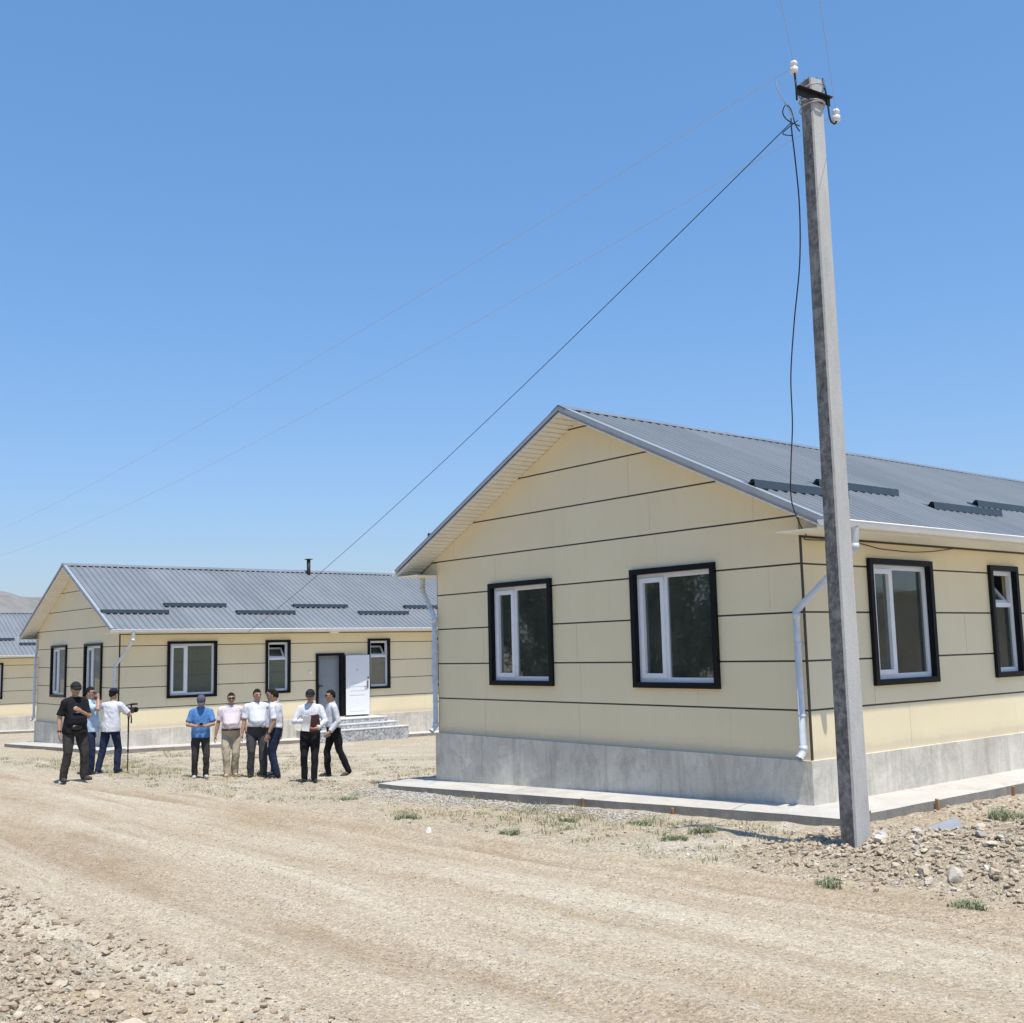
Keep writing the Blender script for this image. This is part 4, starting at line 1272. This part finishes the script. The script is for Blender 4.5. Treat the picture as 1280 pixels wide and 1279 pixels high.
def person(label, xy, facing, H, feet, arms, outfit, lean=0.0, side=0.0, belly=0.0, head=(0, 0), hip=(0, 0), group=None, width=1.0):
    """facing: degrees away from the camera, + turns to the picture's right.
    feet: ((x, y, toe degrees) right, left); arms: right then left: dict(hand, pole, n, d, curl)"""
    x0, y0 = xy; z0 = float(top_z(x0, y0))
    tx, ty = 8.5286-x0, -11.7197-y0; l = math.hypot(tx, ty); tx /= l; ty /= l
    rx_, ry_ = -ty, tx                      # picture right, for a viewer at the camera
    f = R(facing); fx, fy = math.cos(f)*tx+math.sin(f)*rx_, math.cos(f)*ty+math.sin(f)*ry_
    root = empty('person', (x0, y0, z0), math.atan2(-fx, fy))
    k = H/1.75; root.scale = (k, k, k)
    tag(root, label, 'person', group)
    o = outfit
    def T(x, y, z):
        q = max(0, z-.93)
        return Vector((x*width+hip[0]+side*q, y+hip[1]+lean*q, z-(lean*lean+side*side)*.5*q))
    HIPZ = .925
    bod = MB(); sh = MB(); tr = MB(); pair = []
    # torso
    bl = belly
    tor = [(.86,.158,.105,0),(.95,.158,.112+bl*.3,bl*.3),(1.03,.152,.108+bl*.75,bl*.65),(1.12,.152,.112+bl*.8,bl*.7),(1.22,.160,.115+bl*.4,bl*.35),(1.33,.172,.112,0.0),(1.385,.168,.098,-.008),(1.425,.142,.082,-.012),(1.462,.095,.066,-.012),(1.49,.064,.056,-.012)]
    loft(bod, [(T(0, b, z), a*width, c) for z, a, c, b in tor])
    tuck = o.get('tuck', True); zb = .985 if tuck else .85
    ex = lambda z: 0 if tuck else .026*min(1, max(0, (1.2-z)/.2))
    st = [(zb, .174 if tuck else .204, (.130 if tuck else .158)+bl*.6, bl*.46)] + [(z, a+.017+ex(z), c+.017+ex(z), b) for z, a, c, b in tor if z > zb+.03]
    st = st[:-1] + [(1.492, .074, .066, -.012)]
    loft(sh, [(T(0, b, z), a*width, c) for z, a, c, b in st])
    if tuck:                                  # cloth bloused over the belt
        loft(sh, [(T(0, bl*.5, .985), .165*width, .120+bl*.5), (T(0, bl*.55, 1.02), .178*width, .134+bl*.75), (T(0, bl*.6, 1.07), .170*width, .125+bl*.75)])
    # head
    yawh, pith = R(head[0]), R(head[1])
    nb = T(0, -.005, 1.455)
    HS = 1.07
    Rh = Matrix.Rotation(-yawh, 3, 'Z') @ Matrix.Rotation(-pith, 3, 'X') @ Matrix.Scale(HS, 3)
    hc = nb + Vector((0, .018+.05*math.sin(pith), .175-.02*abs(math.sin(pith))))
    def Hd(x, y, z): return hc + Rh @ Vector((x, y, z))
    limb(bod, [T(0, -.012, 1.41), nb+Vector((0,0,.03)), hc+Vector((0,-.012,-.06))], [.066, .056, .054])
    bod.ell(hc, (.073, .090, .105), 18, 14, rot=Rh)
    bod.ell(Hd(0, .022, -.058), (.054, .060, .058), 14, 10, rot=Rh)
    bod.ell(Hd(0, .052, -.095), (.028, .026, .022), 10, 8, rot=Rh)
    bod.ell(Hd(0, .062, .028), (.056, .028, .018), 12, 8, rot=Rh)
    limb(bod, [Hd(0, .082, .018), Hd(0, .098, -.010), Hd(0, .104, -.026)], [.010, .012, .014], 8)
    bod.ell(Hd(0, .084, -.058), (.024, .014, .013), 10, 8, rot=Rh)
    for sx_ in (-1, 1): bod.ell(Hd(sx_*.074, -.005, -.005), (.010, .020, .031), 8, 8, rot=Rh)
    # legs
    for i, sx_ in enumerate((1, -1)):
        fx_, fy_, toe = feet[i][:3]; fz = feet[i][3] if len(feet[i]) > 3 else 0.0
        hp = Vector((sx_*.092*width+hip[0], hip[1], HIPZ)); an = Vector((fx_, fy_, .085+fz))
        kn, an = bend(hp, an, .435, .425, (sx_*.12, 1, 0))
        limb(bod, [hp, hp.lerp(kn, .5), kn, kn.lerp(an, .35), an], [.086, .074, .053, .053, .036])
        bag = o.get('baggy', 1.0)
        limb(tr, [hp+Vector((0,0,.02)), hp.lerp(kn, .45), kn, kn.lerp(an, .5), an+Vector((0,0,-.01))], [.100, .094*bag, .073*bag, .069*bag, .063*bag])
        td = Vector((math.sin(R(toe))*sx_, math.cos(R(toe)), 0))
        rt = Matrix.Rotation(-math.atan2(td.x, td.y), 3, 'Z')
        shoes = MB(); pair.append(shoes)
        pt = -.35 if fz > .02 else 0
        rt2 = rt @ Matrix.Rotation(pt, 3, 'X')
        ctr = Vector((an.x, an.y, fz))
        def ft(x, y, z): return ctr + rt2 @ Vector((x, y, z))
        bod.ell(ft(0, .055, .045), (.034, .105, .030), 10, 8, rot=rt2)
        shoes.ell(ft(0, .060, .040), (.046, .128, .042), 14, 8, rot=rt2)
        shoes.ell(ft(0, -.022, .055), (.039, .050, .055), 12, 8, rot=rt2)
        for (cy, ln, wx) in ((.075, .10, .047), (-.005, .055, .040)):
            shoes.tube([ft(0, cy-ln, .013), ft(0, cy-ln*.5, .012), ft(0, cy+ln*.5, .012), ft(0, cy+ln, .016)], [.010, .013, .013, .010], 8)
        shoes.ell(ft(0, .055, .010), (.046, .132, .012), 14, 6, rot=rt2)
    pel = [(.80,.135,.105,0),(.86,.168,.122,bl*.1),(.93,.176,.126+bl*.36,bl*.28),(1.0,.170,.122+bl*.62,bl*.5),(1.012,.168,.120+bl*.64,bl*.52)]
    loft(tr, [(T(0, b, z), a*width, c) for z, a, c, b in pel])
    # arms
    wrists = []
    for i, sx_ in enumerate((1, -1)):
        a = arms[i]
        s0 = T(sx_*.180, -.008, 1.388)
        el, wr = bend(s0, T(*a['hand']) if a.get('follow', True) else Vector(a['hand']), .285, .255, a.get('pole', (sx_*.35, -1, -.2)))
        limb(bod, [T(sx_*.08, -.008, 1.42), s0, s0.lerp(el, .5), el, el.lerp(wr, .4), wr], [.05, .060, .049, .041, .041, .028])
        d = Vector(a['d']) if 'd' in a else (wr-el)
        hand(bod, wr, d, a.get('n', (-sx_, .3, 0)), -sx_ if not a.get('flip') else sx_, a.get('curl', .55))
        wrists.append((el, wr))
        sl_ = o.get('sleeve', 'short')
        limb(sh, [T(sx_*.06, -.012, 1.435), T(sx_*.13, -.01, 1.408), s0], [.056, .069, .074])
        if sl_ == 'short':
            limb(sh, [s0, s0.lerp(el, .55)], [.074, .067]); e1 = s0.lerp(el, .80); sh.tube([s0.lerp(el, .45), e1], [.067, .070], 14)
        else:
            limb(sh, [s0, s0.lerp(el, .5), el, el.lerp(wr, .5)], [.074, .063, .057, .050]); sh.tube([el.lerp(wr, .45), el.lerp(wr, .97)], [.051, .044], 14)
    body = remesh(bod, 'body', .0085, 3)
    body.materials.append(SKIN); body.materials.append(EYE); body.materials.append(LIP); body.materials.append(HAIR)
    Ri = Rh.inverted(); mi = np.zeros(len(body.polygons), np.int32)
    for p in body.polygons:
        q = p.center
        if abs(q.z-hc.z) > .14: continue
        u = Ri @ (Vector(q)-hc)
        if u.y < .045: continue
        if ((abs(u.x)-.030)/.014)**2+((u.z-.006)/.007)**2 < 1: mi[p.index] = 1
        elif ((abs(u.x)-.031)/.020)**2+((u.z-.029)/.006)**2 < 1: mi[p.index] = 3
        elif (u.x/.023)**2+((u.z+.060)/.006)**2 < 1: mi[p.index] = 2
    body.polygons.foreach_set('material_index', mi)
    link(bpy.data.objects.new('body', body), root)
    def wear(mb, name, mat, vox=.0105, wr=.007, seed=0):
        me = remesh(mb, name, vox, 4)
        if wr:
            n = len(me.vertices); co_ = np.empty(n*3, np.float32); no = np.empty(n*3, np.float32)
            me.vertices.foreach_get('co', co_); me.vertices.foreach_get('normal', no)
            co_ = co_.reshape(-1, 3); no = no.reshape(-1, 3); cc = co_+seed*3.7
            ww = fbm(cc[:,0]*1.1+cc[:,2]*.5, cc[:,2]*.75+cc[:,1]*1.3, 7.5, 3, 300+seed)
            ww = np.sign(ww)*np.abs(ww)**.8
            me.vertices.foreach_set('co', (co_+no*(ww*wr)[:,None]).astype(np.float32).ravel()); me.update()
        me.materials.append(mat)
        return link(bpy.data.objects.new(name, me), root)
    sd_ = int(abs(x0*131+y0*77)) % 50
    wear(tr, 'trousers', CL[o['trousers']], .0105, .008, sd_)
    wear(sh, 'shirt', CL[o['shirt']], .0105, .008, sd_+7)
    for q_ in pair: wear(q_, 'shoe', CL[o['shoes']], .008, 0)
    if o.get('belt'):
        bt = MB()
        pts_o = []
        for zz, g_ in ((.978, .0), (1.012, .0)):
            pts_o.append([(T(0, bl*.33, zz), .177*width, .126+bl*.45)])
        loft(bt, [(T(0, bl*.44, .966), .174*width, .126+bl*.54), (T(0, bl*.44, .969), .181*width, .134+bl*.55), (T(0, bl*.49, 1.000), .179*width, .132+bl*.60), (T(0, bl*.49, 1.003), .172*width, .124+bl*.6)], 28)
        bt.box(tuple(T(-.022, .120+bl*1.06, .967)), tuple(T(.022, .139+bl*1.08, 1.001)))
        bt.build('belt', CL[o['belt']], root)
    # collar
    if o.get('collar', True):
        cb = MB()
        for dz, rr_ in ((1.468, .078),):
            pts = [T(rr_*.86*math.sin(t), -.012+rr_*.86*math.cos(t), dz+.018-.022*math.cos(t)) for t in np.linspace(.25, 2*math.pi-.25, 17)]
            cb.tube(pts, .014, 6)
        cb.build('collar', CL[o['shirt']], root)
    # hair or cap
    hm = bmesh.new(); bmesh.ops.create_uvsphere(hm, u_segments=28, v_segments=18, radius=1)
    for v in hm.verts:
        v.co = Vector((v.co.x*.0795, v.co.y*.0975-.006, v.co.z*.1125+.008))
        v.co *= 1 + .018*vnoise(np.array(v.co.x*90), np.array(v.co.z*90+v.co.y*60), 5)
    kill = [v for v in hm.verts if v.co.z < -.012+.80*v.co.y + (.0 if v.co.y > -.02 else 0) or v.co.z < -.075 or (v.co.y > .03 and v.co.z < .058)]
    bmesh.ops.delete(hm, geom=kill, context='VERTS')
    for v in hm.verts: v.co = hc + Rh @ v.co
    hme = bpy.data.meshes.new('hair'); hm.to_mesh(hme); hm.free()
    for p in hme.polygons: p.use_smooth = True
    hme.materials.append(HAIR); link(bpy.data.objects.new('hair', hme), root)
    if o.get('cap'):
        cm = bmesh.new(); bmesh.ops.create_uvsphere(cm, u_segments=28, v_segments=18, radius=1)
        for v in cm.verts: v.co = Vector((v.co.x*.087, v.co.y*.106-.004, max(v.co.z, .0)*.092+.038))
        bmesh.ops.delete(cm, geom=[v for v in cm.verts if v.co.z < .0375], context='VERTS')
        # brim
        rows = []
        for t in np.linspace(0, 1, 5):
            rows.append([cm.verts.new((.083*math.sin(a)*(1-.06*t), .098*math.cos(a)-.004+t*.075*math.cos(a)**.6, .043-.022*t-.02*abs(math.sin(a))**2*t+.004)) for a in np.linspace(-1.25, 1.25, 11)])
        for a_, b_ in zip(rows[:-1], rows[1:]):
            for j in range(10): cm.faces.new((a_[j], a_[j+1], b_[j+1], b_[j]))
        for v in cm.verts: v.co = hc + Rh @ v.co
        cme = bpy.data.meshes.new('cap'); cm.to_mesh(cme); cm.free()
        for p in cme.polygons: p.use_smooth = True
        cme.materials.append(CL[o['cap']])
        co_ = link(bpy.data.objects.new('cap', cme), root)
        sm = co_.modifiers.new('t', 'SOLIDIFY'); sm.thickness = .003
    if o.get('shades'):
        sg = MB()
        for sx_ in (-1, 1):
            sg.ell(Hd(sx_*.031, .0985, .006), (.029, .008, .019), 12, 8, rot=Rh)
            sg.tube([Hd(sx_*.056, .092, .012), Hd(sx_*.078, .055, .014), Hd(sx_*.082, -.005, .012)], .0035, 6)
        sg.tube([Hd(-.01, .105, .012), Hd(.01, .105, .012)], .0035, 6)
        sg.build('sunglasses', SHADES, root)
    if o.get('watch') is not None:
        el, wr = wrists[o['watch']]; dd = (wr-el).normalized(); wb = MB()
        wb.tube([wr-dd*.035, wr-dd*.012], .036, 14); wb.build('watch', CL['belt'], root)
    return root, wrists, k

hang = lambda s, f=.0, out=.26, z=.86: dict(hand=(s*out, f, z), pole=(s*.3, -1, 0), n=(-s, .2, 0), curl=.6)
# 1 man in black
ppl = {}
ppl[1] = person('man in black T-shirt and black cap with one hand on his chest, leftmost', (-12.71, -4.99), 30, 1.80,
    ((.20, .02, 18), (-.17, .08, 18)),
    (hang(1, .02, .275, .87), dict(hand=(.0, .215, 1.235), pole=(-1, -.25, -.9), n=(0, -1, .1), d=(.8, .12, .45), curl=.8)),
    dict(shirt='black', trousers='brownblack', shoes='darkshoe', cap='darkcap', shades=1, watch=0, tuck=False, collar=False, baggy=1.12), belly=.06, head=(8, 4), width=1.07)
bag = MB(); 
# 2 man behind him
ppl[2] = person('man in pale blue T-shirt raising a hand to his face', (-14.55, -4.12), 68, 1.76,
    ((.10, .10, 10), (-.10, -.10, 10)),
    (dict(hand=(.045, .20, 1.50), pole=(.7, .55, -1), n=(-.3, -1, .2), d=(-.25, -.1, 1), curl=.9), hang(-1)),
    dict(shirt='lightblue', trousers='navy', shoes='blackshoe', shades=1, tuck=False, collar=False), belly=.04, head=(0, 4))
# 3 cameraman
ppl[3] = person('man in white T-shirt and navy cap filming, seen from behind', (-14.35, -3.74), 148, 1.70,
    ((.13, .04, 8), (-.18, -.16, 8)),
    (dict(hand=(.20, .36, 1.20), pole=(1, -.3, -.8), n=(-1, 0, .2), curl=.8), dict(hand=(.02, .36, 1.27), pole=(-1, -.2, -.6), n=(0, 0, 1), curl=.8)),
    dict(shirt='white', trousers='navy', shoes='blackshoe', cap='navycap', tuck=False, collar=False), lean=.10, head=(4, 10))
# 4 blue polo
ppl[4] = person('man in bright blue polo shirt and grey cap bowing his head over a phone', (-12.92, -2.43), 2, 1.66,
    ((.115, .02, 8), (-.115, .03, 8)),
    (dict(hand=(.085, .265, 1.10), pole=(1, -.5, -.5), n=(-.3, .1, 1), d=(-.75, .35, .1), curl=.7), dict(hand=(-.07, .275, 1.10), pole=(-1, -.5, -.5), n=(.3, .1, 1), d=(.75, .3, .12), curl=.7)),
    dict(shirt='blue', trousers='brownblack', shoes='greyshoe', cap='greycap', tuck=False), lean=.06, belly=.02, head=(0, 38))
# 5 pink shirt
ppl[5] = person('stout man in pale pink shirt, khaki trousers and sunglasses walking towards the camera', (-13.52, -1.50), 0, 1.74,
    ((.065, .10, 14), (-.085, -.02, 14)),
    (hang(1, .03, .29, .86), hang(-1, .02, .30, .88)),
    dict(shirt='pinkwhite', trousers='khaki', shoes='tanshoe', belt='brownbelt', shades=1, watch=1, baggy=1.15), belly=.10, head=(-3, 2), width=1.10)
# 6 white shirt, grey trousers
ppl[6] = person('stout bareheaded man in white short sleeved shirt and dark grey trousers facing the camera', (-12.92, -1.20), 8, 1.80,
    ((.13, .05, 12), (-.12, .12, 12)),
    (hang(1, .06, .28, .86), hang(-1, -.02, .27, .88)),
    dict(shirt='white', trousers='darkgrey', shoes='blackshoe', belt='belt', baggy=1.1), belly=.09, head=(-14, 6), width=1.08)
# 7 white shirt seen from the side
ppl[7] = person('man in white shirt and navy jeans seen from the side, wearing a watch', (-12.34, -1.06), -105, 1.80,
    ((.10, .02, 8), (-.10, -.06, 8)),
    (hang(1), hang(-1, .08, .26, .88)),
    dict(shirt='white', trousers='navy', shoes='blackshoe', belt='belt', watch=1, baggy=1.06), belly=.05, head=(8, 10), lean=.06)
# 8 hidden behind
ppl[8] = person('man almost hidden between the two men in white shirts, black trousers', (-13.46, -.62), -30, 1.82,
    ((.16, .02, 10), (-.10, .0, 10)), (hang(1), hang(-1)),
    dict(shirt='white', trousers='black', shoes='blackshoe'), belly=.04, head=(-20, 4))
# 9 cap and folder
ppl[9] = person('bearded man in white long sleeved shirt and dark cap holding papers and a folder', (-11.02, -.99), -4, 1.78,
    ((.105, .06, 16), (-.085, .16, 16)),
    (dict(hand=(.10, .245, 1.16), pole=(1, -.35, -.6), n=(-.1, -1, .1), d=(-.95, .15, .15), curl=.5), dict(hand=(-.155, .27, 1.03), pole=(-1, -.5, -.35), n=(.2, -.4, 1), d=(.85, .25, -.12), curl=.8)),
    dict(shirt='white', trousers='black', shoes='blackshoe', cap='darkcap', sleeve='long', belt='belt'), belly=.02, head=(10, 8))
# 10 walker
ppl[10] = person('man in pale long sleeved shirt and sunglasses striding left past the man with the folder', (-11.80, .02), -72, 1.78,
    ((.09, .12, 6), (-.09, -.25, 6, .03)),
    (hang(1, -.05), dict(hand=(-.24, .17, .92), pole=(-.3, -1, -.2), n=(1, .2, 0), curl=.7)),
    dict(shirt='pale', trousers='black', shoes='darkshoe', sleeve='long', shades=1), lean=.13, hip=(0, .02), belly=.04, head=(6, 2))

def wpt(i, v):     # a point given in a person's own frame, in world coordinates
    rt = ppl[i][0]; return Matrix.LocRotScale(rt.location, rt.rotation_euler, rt.scale) @ Vector(v)
def frame_of(i): return ppl[i][0].rotation_euler.z
# belt bag of the man in black
wb = MB(); wb.ell((.06, .185, .955), (.105, .045, .055), 14, 9); wb.build('belt_bag', CL['belt'], ppl[1][0])
# phone in the hands of the man in blue
ph = MB(); ph.box((-.036, -.075, -.005), (.036, .075, .005))
po = ph.build('phone', M['black']); po.location = wpt(4, (.005, .335, 1.135)); po.rotation_euler = (R(35), 0, frame_of(4))
tag(po, 'small black phone held in both hands by the man in blue', 'phone')
# folder and papers
fo_ = MB(); fo_.box((-.12, -.010, -.165), (.12, .010, .165))
fob = fo_.build('folder', M['maroon']); fob.location = wpt(9, (-.085, .262, 1.12)); fob.rotation_euler = (R(-14), R(8), frame_of(9))
tag(fob, 'dark maroon folder held against his stomach by the man in the cap', 'folder')
pa = MB()
vs = []
for i in range(7):
    t = i/6; vs += [(-.075, -.004-.03*math.sin(t*2.2), .15-.30*t), (.075, .004-.03*math.sin(t*2.2), .15-.30*t)]
pa.add(vs, [(2*i, 2*i+1, 2*i+3, 2*i+2) for i in range(6)])
pab = pa.build('papers', M['paper']); pab.location = wpt(9, (.055, .315, 1.12)); pab.rotation_euler = (R(-8), R(-8), frame_of(9))
sm = pab.modifiers.new('t', 'SOLIDIFY'); sm.thickness = .006
tag(pab, 'sheaf of white papers held in front of the maroon folder', 'papers')
# video camera on a monopod
vc = empty('video_camera', wpt(3, (.13, .46, 0)), frame_of(3)); vz = float(top_z(vc.location.x, vc.location.y)); vc.location.z = vz
tag(vc, 'black video camera on a thin monopod in front of the man in the white T-shirt', 'video camera')
mp_ = MB(); mp_.tube([(0,0,0),(0,0,.45)], .011, 8); mp_.tube([(0,0,.43),(0,0,.85)], .014, 8); mp_.tube([(0,0,.83),(0,0,1.20)], .017, 8); mp_.ell((0,0,.01), (.02,.02,.02), 8, 6); mp_.tube([(0,0,.43),(0,0,.47)], .02, 8)
mp_.build('monopod', M['dark'], vc)
cb = MB(); cb.box((-.055, -.14, 1.215), (.055, .11, 1.335)); cb.box((-.03, -.03, 1.195), (.03, .03, 1.215)); cb.ell((0, -.17, 1.30), (.035, .05, .03), 10, 8); cb.build('camera_body', M['dark'], vc)
ln = MB(); ln.lathe((0, .11, 1.275), (0, 1, 0), [(0, .044), (.10, .046), (.11, .055), (.17, .058), (.171, .001)], 16); ln.build('lens', M['black'], vc)
hn = MB(); hn.tube([(0,-.10,1.335),(0,-.09,1.385),(0,.06,1.40),(0,.10,1.36),(0,.10,1.335)], .015, 8); hn.tube([(.03,.05,1.40),(.03,.26,1.395)], .022, 10); hn.build('carry_handle', M['dark'], vc)
gp = MB(); gp.tube([(.05,.0,1.21),(.10,-.06,1.14),(.12,-.09,1.02)], [.014,.013,.016], 8); gp.build('pan_handle', M['dark'], vc)


# ------------------------------------------------------------------ light, sky, camera
sd = Vector((.70, -.165, 2.10)).normalized()
sun = bpy.data.lights.new('sun', 'SUN'); sun.energy = 3.65; sun.angle = R(.53); sun.color = (1, .94, .84)
so = link(bpy.data.objects.new('sun', sun)); so.location = (20, -10, 40)
so.rotation_euler = (-sd).to_track_quat('-Z', 'Y').to_euler()
w = bpy.data.worlds.new('World'); scene.world = w; w.use_nodes = True
nt = w.node_tree; bg = nt.nodes['Background']
sky = nt.nodes.new('ShaderNodeTexSky'); sky.sky_type = 'NISHITA'; sky.sun_disc = False
sky.sun_elevation = math.asin(sd.z); sky.sun_rotation = math.atan2(sd.x, sd.y)
sky.altitude = 0; sky.air_density = 1.5; sky.dust_density = .5; sky.ozone_density = 3.0
sp_ = nt.nodes.new('ShaderNodeSeparateColor'); cb_ = nt.nodes.new('ShaderNodeCombineColor'); nt.links.new(sky.outputs[0], sp_.inputs[0])
for k, (ex_, cf_) in enumerate(((.8816, .598), (.724, .999), (.811, 1.259))):      # the photograph's clear, slightly deeper blue
    pw = nt.nodes.new('ShaderNodeMath'); pw.operation = 'POWER'; pw.inputs[1].default_value = ex_
    ml = nt.nodes.new('ShaderNodeMath'); ml.operation = 'MULTIPLY'; ml.inputs[1].default_value = cf_
    nt.links.new(sp_.outputs[k], pw.inputs[0]); nt.links.new(pw.outputs[0], ml.inputs[0]); nt.links.new(ml.outputs[0], cb_.inputs[k])
nt.links.new(cb_.outputs[0], bg.inputs['Color']); bg.inputs['Strength'].default_value = .119
cam = bpy.data.cameras.new('camera'); cam.sensor_width = 36; cam.sensor_fit = 'HORIZONTAL'
cam.lens = 1369.6/1280*36; cam.clip_end = 12000; cam.clip_start = .05
co = link(bpy.data.objects.new('camera', cam))
yaw, pit, rol = -.8854, .125, -.0228
fw = Vector((math.sin(yaw)*math.cos(pit), math.cos(yaw)*math.cos(pit), math.sin(pit)))
r0 = Vector((math.cos(yaw), -math.sin(yaw), 0)); u0 = r0.cross(fw)
rv = r0*math.cos(rol)+u0*math.sin(rol); uv = -r0*math.sin(rol)+u0*math.cos(rol)
co.matrix_world = Matrix(((rv.x, uv.x, -fw.x, 8.5286), (rv.y, uv.y, -fw.y, -11.7197), (rv.z, uv.z, -fw.z, 1.4721), (0,0,0,1)))
scene.camera = co
scene.view_settings.view_transform = 'Standard'; scene.view_settings.look = 'None'
scene.view_settings.exposure = 0.52; scene.view_settings.gamma = 1
scene.cycles.max_bounces = 8; scene.cycles.transparent_max_bounces = 12
